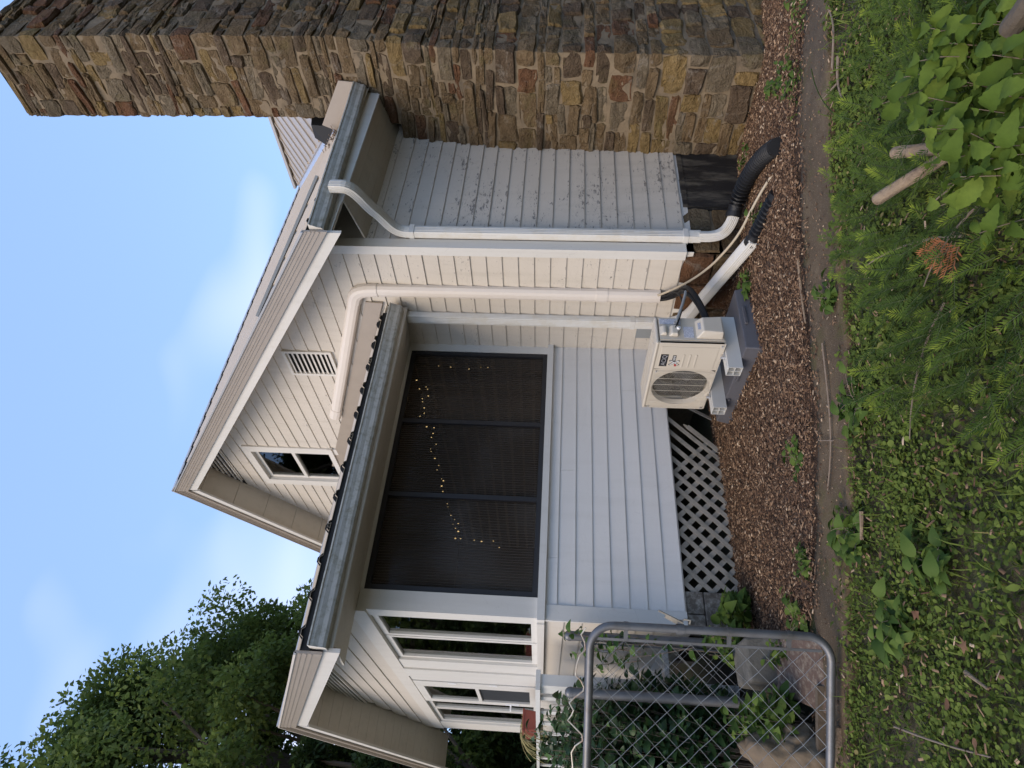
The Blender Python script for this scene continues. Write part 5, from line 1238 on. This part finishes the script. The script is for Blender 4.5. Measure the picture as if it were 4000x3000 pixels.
TREES = [(78.6, 19.0, 11.4, (3.1, 3.1), 'tall maple with loose bright outer sprays rising behind the porch roof', 60, 950, 0.135, 'tree'),
         (84.8, 17.5, 13.2, (3.9, 3.9), 'tallest dense maple at the edge of the yard', 80, 1000, 0.130, 'tree'),
         (91.8, 15.5, 14.6, (3.4, 3.4), 'dark spreading maple beyond the deck', 60, 900, 0.125, 'tree'),
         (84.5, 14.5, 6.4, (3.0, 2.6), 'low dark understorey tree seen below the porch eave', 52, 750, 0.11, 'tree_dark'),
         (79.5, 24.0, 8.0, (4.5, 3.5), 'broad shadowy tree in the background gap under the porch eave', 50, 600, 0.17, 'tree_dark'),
         (99.0, 17.0, 13.0, (4.0, 4.0), 'maple standing past the left end of the yard', 50, 420, 0.22, 'tree')]
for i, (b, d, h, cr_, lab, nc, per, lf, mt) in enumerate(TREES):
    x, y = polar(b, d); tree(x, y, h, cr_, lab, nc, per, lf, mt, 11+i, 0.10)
# the trees across the yard that the porch glass mirrors
for i, (x, y, h) in enumerate(((10.0, -8.5, 11), (5.0, -12.5, 12))):
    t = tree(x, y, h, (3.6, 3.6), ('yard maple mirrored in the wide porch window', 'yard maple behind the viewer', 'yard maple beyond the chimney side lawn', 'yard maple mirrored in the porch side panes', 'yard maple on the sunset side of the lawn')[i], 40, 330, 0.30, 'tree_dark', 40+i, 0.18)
    t['group'] = 'trees around the yard'

# ------------------------------------------------------------------ shrub behind the gate, vines, weeds
def whorl_plant(name, label, cat, loc, stems, leaf, mat, group=None, T=BIG, TF=BIG_F, droop=0.3, per=9, stem_r=0.004, fold=1.0):
    """stems: list of (base, tip) ; leaves along the upper part"""
    t = thing(name, label, cat, loc, group)
    mb = MB(); C = []; X = []; Z = []; S = []
    for b, tip in stems:
        b, tip = Vector(b), Vector(tip); mid = b.lerp(tip, 0.5)+Vector((random.uniform(-.03, .03), random.uniform(-.03, .03), 0.04))
        pts = bez([b, b.lerp(mid, 0.6), mid, tip], 6); mb.tube(pts, [stem_r*(1-0.6*k/5) for k in range(6)], 5)
        for i in range(per):
            k = 0.30+0.70*(i/(per-1))**0.8; p = b.lerp(tip, k); a = i*2.4+random.uniform(-.5, .5)
            d = Vector((math.cos(a), math.sin(a), random.uniform(-0.1, 0.5)-droop*(1-k))); C.append(p); X.append(d); S.append(leaf*random.uniform(0.5, 1.45)*(0.75+0.35*(1-abs(k-0.7))))
            Z.append(Vector((random.gauss(-.35, .65), random.gauss(-.45, .65), 0.75)))
    mb.build('stems', 'twig', t)
    V, F = inst(T, TF, np.array(C), np.array(X), np.array(Z), np.array(S))
    np_mesh('leaves', V, F, mat, t, rnd=np.repeat(np.clip(rng.normal(0.5, 0.25, len(C)), 0, 1), len(TF)))
    return t
def stems_in(cx, cy, rx, ry, h, n_, z0=0.0, spread=0.35):
    out = []
    for i in range(n_):
        a = random.uniform(0, 2*math.pi); r = math.sqrt(random.random()); bx, by = cx+rx*r*math.cos(a)*0.5, cy+ry*r*math.sin(a)*0.5
        tx, ty = cx+rx*r*math.cos(a)*(1+spread*0.2), cy+ry*r*math.sin(a)*(1+spread*0.2)
        out.append(((bx, by, z0), (tx, ty, z0+h*random.uniform(0.45, 1.0)*(1-0.25*r*r))))
    return out
whorl_plant('leafy_shrub', 'tall dark leafy shrub filling the corner under the deck rail', 'shrub', (0.75, 5.75, 0), stems_in(0.70, 5.80, 0.55, 0.70, 1.78, 320), 0.085, 'shrub', per=17)
whorl_plant('leafy_shrub', 'dark leafy shrub behind the free-standing post', 'shrub', (1.1, 6.0, 0), stems_in(1.06, 5.75, 0.24, 0.40, 1.25, 150), 0.075, 'shrub', per=14)
whorl_plant('leafy_shrub', 'dim shrub against the deck at the yard side', 'shrub', (0.2, 6.8, 0), stems_in(0.25, 6.9, 0.7, 0.8, 1.60, 240), 0.09, 'shrub', per=14)
whorl_plant('leafy_shrub', 'leafy shrub screening the deck boards behind the posts', 'shrub', (1.12, 6.3, 0), stems_in(1.10, 6.35, 0.14, 0.50, 1.72, 160), 0.08, 'shrub', per=15)
whorl_plant('leafy_plant', 'bright leafy plant at the foot of the post near the porch', 'plant', (1.42, 5.05, 0), stems_in(1.40, 5.02, 0.13, 0.16, 0.46, 22), 0.075, 'weed', per=9)
whorl_plant('leafy_plant', 'dark broad-leaved plant against the block pier', 'plant', (1.75, 5.22, 0), stems_in(1.72, 5.20, 0.14, 0.13, 0.30, 14), 0.11, 'weed', per=8)
whorl_plant('leafy_plant', 'leafy plant climbing over the large boulder', 'plant', (0.86, 4.72, 0), stems_in(0.82, 4.62, 0.20, 0.32, 0.46, 40), 0.08, 'weed', per=9)
whorl_plant('leafy_plant', 'small bright plant between the concrete block and the slab', 'plant', (1.22, 4.52, 0), stems_in(1.22, 4.50, 0.08, 0.10, 0.24, 10), 0.055, 'weed', per=7)
vine = [((1.38, 5.18, 1.0), (1.30, 5.1, 1.42)), ((1.42, 5.20, 0.5), (1.30, 5.15, 1.05)), ((1.44, 5.2, 0.7), (1.47, 5.12, 1.2)), ((1.40, 5.20, 0.2), (1.44, 5.22, 0.9)), ((1.42, 5.18, 0.8), (1.42, 5.15, 1.25)), ((1.42, 5.15, 1.15), (1.46, 5.1, 1.50)), ((1.30, 5.18, 0.9), (1.25, 5.16, 1.22)), ((1.36, 5.18, 0.9), (1.33, 5.12, 1.33))]
whorl_plant('vine', 'green vine climbing the post by the porch corner', 'vine', (1.42, 5.18, 0.2), vine, 0.085, 'vine', per=8)
# weeds in the mulch and along the path
WEEDS = [(4.02, 3.86, .13, .055, 'lobed weed beside the kicked-out downspout foot'), (4.28, 3.42, .10, .05, 'lobed weed at the mouth of the short drain stub'), (5.05, 2.75, .12, .045, 'weed patch past the long drain hose'), (4.75, 2.55, .14, .045, 'weed patch by the path below the chimney'), (5.35, 2.95, .14, .045, 'weed tuft in the mulch before the chimney'), (5.45, 2.2, .2, .05, 'ivy-like weeds at the chimney end of the path'),
         (2.22, 3.72, .10, .05, 'lone weed in the mulch in front of the lattice'), (1.62, 3.92, .10, .05, 'weed on the mulch edge halfway to the gate'), (1.40, 4.28, .16, .06, 'leafy weeds on the mulch beside the gate latch'), (2.78, 2.78, .10, .055, 'broadleaf weed growing in the broken path'), (2.05, 2.86, .15, .07, 'broad plantain clump on the lawn side of the path'), (1.50, 3.28, .14, .07, 'plantain rosette where the path narrows'), (1.00, 3.10, .12, .075, 'plantain rosette in the lawn below the gate'), (1.12, 2.62, .12, .08, 'broad plantain in the open lawn'), (5.55, 3.75, .10, .045, 'weed sprouting by the black access boards')]
for (x, y, r, lf, lab) in WEEDS:
    st_ = [((x+random.uniform(-.3, .3)*r, y+random.uniform(-.3, .3)*r, gz(x)+0.0), (x+random.uniform(-1, 1)*r, y+random.uniform(-1, 1)*r, gz(x)+random.uniform(0.03, 0.11))) for _ in range(10)]
    whorl_plant('weed', lab, 'weed', (x, y, float(gz(x))), st_, lf, 'weed', 'weeds in the bed and lawn', per=6, stem_r=0.002, droop=0.1)

# ------------------------------------------------------------------ mulch chips
def inside(P, x, y):
    c = np.zeros(len(x), bool); P = np.array(P); j = len(P)-1
    for i in range(len(P)):
        m = ((P[i, 1] > y) != (P[j, 1] > y)) & (x < (P[j, 0]-P[i, 0])*(y-P[i, 1])/(P[j, 1]-P[i, 1]+1e-12)+P[i, 0]); c ^= m; j = i
    return c
BED = list(map(tuple, lerp_poly([(6.6, 1.45), (5.6, 1.95), (4.6, 2.50), (3.80, 2.76), (3.356, 3.0), (2.51, 3.30), (1.83, 3.68), (1.33, 4.02)], np.linspace(0, 1, 40))))+[(1.30, 5.0), (1.65, 5.50), (4.48, 5.55), (4.50, 4.30), (4.6, 4.06), (6.05, 4.06), (6.1, 3.05), (6.9, 2.95)]
def scatter(poly, n_, x0, x1, y0, y1):
    x = rng.uniform(x0, x1, n_); y = rng.uniform(y0, y1, n_); m = inside(poly, x, y); return x[m], y[m]
CH = np.array([[-.5, -.5, 0], [.5, -.42, 0], [.46, .5, 0], [-.52, .40, 0], [-.40, -.2, 1], [.42, -.1, 1], [.0, .34, 1]], float)
CH_F3 = np.array([[0, 1, 5], [0, 5, 4], [1, 2, 5], [2, 6, 5], [2, 3, 6], [3, 4, 6], [3, 0, 4], [4, 5, 6]])
def chips(n_, Lr, Wr, Tr, spread=BED, lift=0.0, box=(1.2, 7, 1.3, 5.6), tilt=0.35, pw=1.0):
    x, y = scatter(spread, n_, *box); n2 = len(x)
    a = rng.random(n2)*2*np.pi; X = np.stack([np.cos(a), np.sin(a), rng.normal(0, tilt*0.6, n2)], 1); Z = np.stack([rng.normal(0, tilt, n2), rng.normal(0, tilt, n2), np.ones(n2)], 1)
    z = gz(x)+0.014+lift+rng.uniform(0, 0.020, n2)
    S = np.stack([rng.uniform(*Lr, n2)*rng.random(n2)**0.3, rng.uniform(*Wr, n2), rng.uniform(*Tr, n2)], 1)
    V, F = inst(CH, CH_F3, np.stack([x, y, z], 1), X, Z, S)
    return V, F, np.repeat(rng.random(n2)**pw, len(CH_F3))
parts = [chips(90000, (0.010, 0.032), (0.004, 0.012), (0.002, 0.006), pw=1.3), chips(26000, (0.03, 0.075), (0.003, 0.008), (0.002, 0.005), lift=0.004, pw=1.5), chips(20000, (0.016, 0.042), (0.008, 0.020), (0.003, 0.007), lift=0.008, pw=0.8)]
off = 0; Vs, Fs, Rs = [], [], []
for V, F, r in parts: Vs.append(V); Fs.append(F+off); Rs.append(r); off += len(V)
tag(np_mesh('mulch_chips', np.concatenate(Vs), np.concatenate(Fs), 'chip', loc=(3.5, 3.5, 0), rnd=np.concatenate(Rs)), 'shredded brown wood mulch covering the bed', 'mulch', kind='stuff')
# stray bits on the path
PATHP = list(map(tuple, A[::4]))+list(map(tuple, B[::-4]))
V, F, r = chips(5200, (0.008, 0.03), (0.003, 0.010), (0.002, 0.005), PATHP, box=(0, 6, 1.3, 5), pw=0.6)
tag(np_mesh('path_litter', V, F, 'chip', loc=(2.5, 3.0, 0), rnd=r), 'scattered wood bits lying on the path', 'litter', kind='stuff')
EDGE = [(p[0]+0.02, p[1]+0.06) for p in A[::3]]+[(p[0]-0.04, p[1]-0.10) for p in A[::-3]]
V, F, r = chips(26000, (0.010, 0.045), (0.004, 0.012), (0.002, 0.006), EDGE, box=(0.5, 7, 0.9, 5), pw=1.1)
tag(np_mesh('mulch_spill', V, F, 'chip', loc=(3, 3.0, 0), rnd=r), 'mulch spilled over the house-side edge of the path', 'mulch', kind='stuff')
# ------------------------------------------------------------------ lawn of clover and low weeds
LAWN = [(7.2, -0.5), (7.0, 0.60)]+list(map(tuple, B[6:112:3]))+[(-1.3, 5.3), (-1.6, 3.0), (-0.6, 1.2), (0.8, 0.6), (2.2, -0.4)]
x, y = scatter(LAWN, 330000, -1.4, 7, -0.4, 5.2)
dens = np.array([noise.noise(Vector((a*1.6, b*1.6, 3)))+0.5*noise.noise(Vector((a*5, b*5, 8))) for a, b in zip(x, y)])
m = (rng.random(len(x)) < np.clip(0.76+1.2*dens, 0.06, 1)) & (np.hypot(x, y) > 1.0) & ((0.597*x+0.803*y) > 1.6)
x, y = x[m], y[m]; n2 = len(x)
a = rng.random(n2)*2*np.pi
X = np.stack([np.cos(a), np.sin(a), rng.normal(0.15, 0.3, n2)], 1); Z = np.stack([rng.normal(0, .45, n2), rng.normal(0, .45, n2), np.ones(n2)], 1)
hh = rng.random(n2)
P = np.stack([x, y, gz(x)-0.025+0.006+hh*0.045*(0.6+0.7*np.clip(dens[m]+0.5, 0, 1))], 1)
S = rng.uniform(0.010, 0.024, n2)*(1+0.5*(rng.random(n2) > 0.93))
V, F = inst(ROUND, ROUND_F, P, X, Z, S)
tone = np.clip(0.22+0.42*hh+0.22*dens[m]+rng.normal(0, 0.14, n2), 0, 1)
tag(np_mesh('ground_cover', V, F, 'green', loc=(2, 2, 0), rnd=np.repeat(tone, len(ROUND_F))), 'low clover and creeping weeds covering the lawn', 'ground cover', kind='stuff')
# mixed broader leaves in loose drifts, some over the path edges
x, y = scatter(list(map(tuple, np.array(LAWN)+np.array([0.05, 0.09]))), 26000, -1.2, 6.5, 0.2, 5.2)
k_ = np.array([noise.noise(Vector((q*2.1, w*2.1, 12)))+0.4*noise.noise(Vector((q*7, w*7, 2))) for q, w in zip(x, y)])
mm = (k_ > 0.06) & ((0.597*x+0.803*y) > 1.8); x, y, k_ = x[mm], y[mm], k_[mm]; n5 = len(x); a = rng.random(n5)*2*np.pi
V, F = inst(BIG, BIG_F, np.stack([x, y, gz(x)+0.012+rng.random(n5)*0.05*np.clip(k_*3, 0.2, 1)], 1), np.stack([np.cos(a), np.sin(a), rng.normal(.25, .3, n5)], 1), np.stack([rng.normal(0, .4, n5), rng.normal(0, .4, n5), np.ones(n5)], 1), rng.uniform(0.02, 0.05, n5))
tag(np_mesh('broadleaf_weeds', V, F, 'green', loc=(2, 2.4, 0), rnd=np.repeat(np.clip(rng.normal(.5, .2, n5), 0, 1), len(BIG_F))), 'loose drifts of broader weed leaves over the clover and path edge', 'weeds', kind='stuff')
# fringe creeping over bed edge near the chimney end
FR = [(6.6, 1.2), (5.6, 1.75), (4.55, 2.35), (4.2, 2.62), (4.9, 2.65), (5.6, 2.25), (6.6, 1.75)]
x, y = scatter(FR, 5200, 4, 7, 1, 3); n3 = len(x); a = rng.random(n3)*2*np.pi
keep = np.array([noise.noise(Vector((q*2.3, w*2.3, 5))) for q, w in zip(x, y)]) > -0.12
x, y, a = x[keep], y[keep], a[keep]; n3 = len(x)
V, F = inst(LEAF, LEAF_F, np.stack([x, y, gz(x)+0.015+rng.random(n3)*0.05], 1), np.stack([np.cos(a), np.sin(a), rng.normal(.1, .3, n3)], 1), np.stack([rng.normal(0, .4, n3), rng.normal(0, .4, n3), np.ones(n3)], 1), rng.uniform(0.018, 0.04, n3))
tag(np_mesh('creeping_weeds', V, F, 'weed', loc=(5, 2.2, 0), rnd=np.repeat(rng.random(n3), len(LEAF_F))), 'creeping leafy weeds spilling from lawn to mulch before the chimney', 'weeds', kind='stuff')
V, F, r = chips(5200, (0.012, 0.05), (0.003, 0.014), (0.002, 0.004), LAWN, lift=0.012, box=(-1, 6, 0, 5), pw=0.7)
tag(np_mesh('lawn_litter', V, F, 'chip', loc=(2, 2.5, 0), rnd=r), 'dry bits of leaf and bark lying in the clover', 'litter', kind='stuff')
# grass blades
x, y = scatter(LAWN, 24000, -1.4, 7, -0.4, 5.2); n4 = len(x); a = rng.random(n4)*2*np.pi
BL = np.array([[0, -.03, 0], [0, .03, 0], [.5, .025, .35], [.5, -.025, .35], [1, 0, .40]], float); BLF = np.array([[0, 1, 2], [0, 2, 3], [3, 2, 4]])
V, F = inst(BL, BLF, np.stack([x, y, gz(x)-0.02], 1), np.stack([np.cos(a), np.sin(a), rng.normal(.5, .4, n4)], 1), np.stack([rng.normal(0, .3, n4), rng.normal(0, .3, n4), np.ones(n4)], 1), rng.uniform(0.05, 0.12, n4))
tag(np_mesh('grass_blades', V, F, 'green', loc=(2, 2, 0), rnd=np.repeat(np.clip(rng.normal(.6, .2, n4), 0, 1), 3)), 'thin grass blades standing among the clover', 'grass', kind='stuff')

# fallen leaves and twigs
STAR = [(1.0 if i % 2 == 0 else 0.42)*np.array([math.cos(i*math.pi/5), math.sin(i*math.pi/5)]) for i in range(10)]
for i, (x, y, s, oak) in enumerate(((1.18, 2.72, .055, 1), (1.72, 2.30, .05, 0), (1.30, 3.02, .035, 0), (0.98, 2.88, .04, 1), (0.80, 3.10, .045, 0), (0.62, 2.85, .04, 0), (0.78, 2.62, .04, 1), (1.52, 2.52, .03, 0), (1.02, 3.26, .04, 0), (0.46, 2.75, .05, 0), (1.95, 2.35, .03, 1), (2.30, 2.42, .035, 0))):
    s = s*(0.85 if oak else 0.62); z = float(gz(x))+0.035; rr = random.uniform(0, 6)
    if oak: vs = [(x+s*(p[0]*math.cos(rr)-p[1]*math.sin(rr)), y+s*(p[0]*math.sin(rr)+p[1]*math.cos(rr)), z+0.012*random.random()) for p in STAR]
    else: vs = [(x+s*q*(math.cos(t+rr)), y+s*q*0.55*(math.sin(t+rr)), z+0.016*random.random()) for t, q in zip(np.linspace(0, 2*math.pi, 10, endpoint=False), (1, .9, .8, .9, 1, 1.1, .9, .8, .9, 1))]
    o = np_mesh('fallen_leaf', vs+[(x, y, z+0.006)], [[k, (k+1) % 10, 10] for k in range(10)], 'dead_leaf', loc=(x, y, z), rnd=[random.random()]*10)
    tag(o, ('dry brown oval leaf lying on the clover', 'dry tan star-lobed leaf lying on the clover')[oak], 'leaf', ('fallen oval leaves', 'fallen star leaves')[oak])
STK = [((2.62, 3.02), (2.05, 3.20), (1.85, 3.42), .006, 'forked grey twig lying across the path'), ((1.57, 3.11), (1.50, 3.15), (1.45, 3.19), .012, 'pale split stick at the lawn edge of the path'), ((0.70, 2.68), (0.66, 2.63), (0.62, 2.58), .009, 'short stub of wood in the lawn below the gate'), ((3.9, 2.05), (4.15, 1.86), (4.4, 1.9), .008, 'crooked brown stick in the lawn by the chimney end'), ((3.9, 1.95), (3.78, 2.05), (3.62, 2.06), .009, 'peeled forked stick in the lawn by the chimney end'), ((3.35, 3.02), (3.05, 3.12), (2.9, 3.15), .010, 'pale bark strip on the mulch by the path'), ((0.62, 3.35), (0.5, 3.0), (0.42, 2.7), .005, 'thin reddish stem lying in the clover')]
for a_, b2, c_, r, lab in STK:
    pts = [Vector((p[0], p[1], float(gz(p[0]))+0.03)) for p in (a_, b2, c_)]
    mb = MB().tube(bez([pts[0], pts[0].lerp(pts[1], .8), pts[1], pts[2]], 8), [r*(1-.4*k/7) for k in range(8)], 7)
    if 'forked' in lab: mb.tube([pts[1], pts[1]+Vector((0.10, 0.16, 0.01))], [r*.7, r*.3], 6)
    tag(mb.build('stick', 'twig' if 'pale' not in lab and 'stub' not in lab else 'log', loc=tuple(pts[1])), lab, 'stick')

# ------------------------------------------------------------------ yew shrub, leafy weed and logs in the foreground
NEED = np.array([[0, 0, 0], [.40, .085, 0.02], [1, 0, 0.03], [.40, -.085, 0.02]], float); NEEDF = np.array([[0, 2, 1], [0, 3, 2]])
def yew(name, label, loc, sprigs, mat='yew', tipbright=True):
    t = thing(name, label, 'shrub', loc); mb = MB(); C, X, Z, S, Rn = [], [], [], [], []
    for b, d, l, bright in sprigs:
        b, d = Vector(b), Vector(d).normalized(); side = d.cross(Vector((0, 0, 1))).normalized(); nrm = side.cross(d)
        pts = [b+d*l*k+Vector((0, 0, -0.10*l*k*k)) for k in np.linspace(0, 1, 5)]
        mb.tube(pts, [0.0013*(1-.6*k/4) for k in range(5)], 4)
        n_ = int(l/0.0050)
        for i in range(n_):
            k = 0.06+0.94*i/n_; p = b+d*l*k+Vector((0, 0, -0.10*l*k*k)); s = 1 if i % 2 else -1
            nd = side*s*(1-0.45*k)+d*(0.45+0.75*k**3)+nrm*random.uniform(-0.15, 0.40)
            C.append(p); X.append(nd); Z.append(nrm+side*random.uniform(-.3, .3)); S.append(random.uniform(0.027, 0.042)*(1-0.35*k**4)); Rn.append(min(1, max(0, bright*(0.25+0.75*k*k)+random.uniform(-.06, .10))))
    mb.build('twigs', 'yew_twig' if mat == 'yew' else 'bark', t, kind='stuff')
    V, F = inst(NEED, NEEDF, np.array(C), np.array(X), np.array(Z), np.array(S)); np_mesh('needles', V, F, mat, t, rnd=np.repeat(Rn, 2)); return t
YP_ = [(2.30, 2.30), (2.75, 2.02), (2.95, 1.69), (3.10, 1.38), (3.0, 1.05), (2.23, 0.70), (1.50, 1.20), (1.05, 1.62), (1.35, 1.90), (1.60, 2.24), (2.01, 2.28)]
def yew_sprigs(poly, n_, h0, h1, c, lm=(0.07, 0.17)):
    out = []; xs_, ys_ = scatter(poly, n_, 1.0, 3.2, 0.6, 2.4)
    for x, y in zip(xs_, ys_):
        a = math.atan2(y-c[1], x-c[0])+random.uniform(-1.2, 1.2); z = float(gz(x))+random.uniform(h0, h1)
        out.append(((x, y, z), (math.cos(a), math.sin(a), random.uniform(0.0, 1.15)), random.uniform(*lm), (random.uniform(0.75, 1.0) if random.random() < 0.42 else random.uniform(0.0, 0.35)) if z > 0.13 else random.random()*0.3))
    return out
yew('yew_shrub', 'low spreading yew with bright green tips in front of the path', (2.1, 1.6, 0), yew_sprigs(YP_, 1500, 0.02, 0.31, (2.1, 1.2)))
yew('yew_branch', 'rust-orange dead yew spray among the green ones', (1.75, 1.6, 0.25), [((1.78+0.02*i, 1.52+0.012*i, 0.27), (-0.5+0.14*i, 0.65, 0.12), 0.12, 1.0) for i in range(6)], 'yew_dead')
br = thing('dead_branch', 'bare brown branch tangle under the yew', 'branch', (2.2, 1.4, 0))
for i in range(6):
    x, y = random.uniform(1.6, 2.7), random.uniform(1.0, 2.1); a = random.uniform(0, 6.28); l = random.uniform(.3, .6); z = float(gz(x))
    MB().tube(bez([(x, y, z+.03), (x+l*.3*math.cos(a), y+l*.3*math.sin(a), z+.10), (x+l*.7*math.cos(a+.2), y+l*.7*math.sin(a+.2), z+.15), (x+l*math.cos(a+.3), y+l*math.sin(a+.3), z+.17)], 7), [0.006*(1-.1*k) for k in range(7)], 6).build('branch', 'twig', br)
for a_, b2, r, lab in (((2.20, 1.46, 0.20), (2.31, 1.75, 0.31), .024, 'cut pale log sticking up out of the yew'), ((2.24, 1.46, 0.22), (2.40, 1.59, 0.28), .024, 'short pale log end beside the leafy weed'), ((1.99, 0.92, 0.36), (1.90, 0.72, 0.40), .030, 'thick shaggy limb at the end of the yew')):
    a_, b2 = Vector(a_), Vector(b2); lg = thing('log', lab, 'log', tuple(a_))
    lv = MB(); K = 16; vs = []
    ax = (b2-a_).normalized(); sa = ax.cross(Vector((0, 0, 1))).normalized(); sb = ax.cross(sa)
    for q in range(15):
        for w in range(K):
            th = 2*math.pi*w/K; rr_ = r*(1+0.16*noise.noise(Vector((math.cos(th)*2.2, math.sin(th)*2.2, q*0.12+r*90)))+0.07*noise.noise(Vector((math.cos(th)*6, math.sin(th)*6, q*0.25))))
            vs.append(a_.lerp(b2, q/14)+(sa*math.cos(th)+sb*math.sin(th))*rr_)
    lv.add(vs, [(q*K+w, q*K+(w+1) % K, (q+1)*K+(w+1) % K, (q+1)*K+w) for q in range(14) for w in range(K)]+[tuple(range(14*K, 15*K))])
    lv.build('stem', 'log' if r < 0.03 else 'bark', lg)
    MB().tube([b2, b2+(b2-a_).normalized()*0.004], r*0.9, 11).build('cut_end', 'log', lg)
lw = []
for i in range(70):
    x, y = random.uniform(1.62, 2.42), random.uniform(0.86, 1.32); lw.append(((x+0.05, y, 0.05), (x+random.uniform(-.07, .07), y+random.uniform(-.07, .07), random.uniform(0.28, 0.45))))
whorl_plant('leafy_weed', 'bright green broad-leaved weed growing through the yew', 'plant', (1.9, 1.05, 0.0), lw, 0.082, 'plant', T=TOOTH, TF=TOOTH_F, per=9, stem_r=0.003, droop=0.1)
tag(MB().tube(bez([(2.5, 1.56, 0.24), (2.75, 1.66, 0.32), (2.95, 1.78, 0.28), (3.35, 1.98, 0.17)], 10)+bez([(3.35, 1.98, 0.17), (3.6, 2.10, 0.10), (3.9, 2.19, 0.08), (4.16, 2.16, 0.06)], 6)[1:], 0.003, 5).build('tendril', 'plant', loc=(3.2, 1.9, 0.1)), 'thin green tendril arching over the path', 'vine')
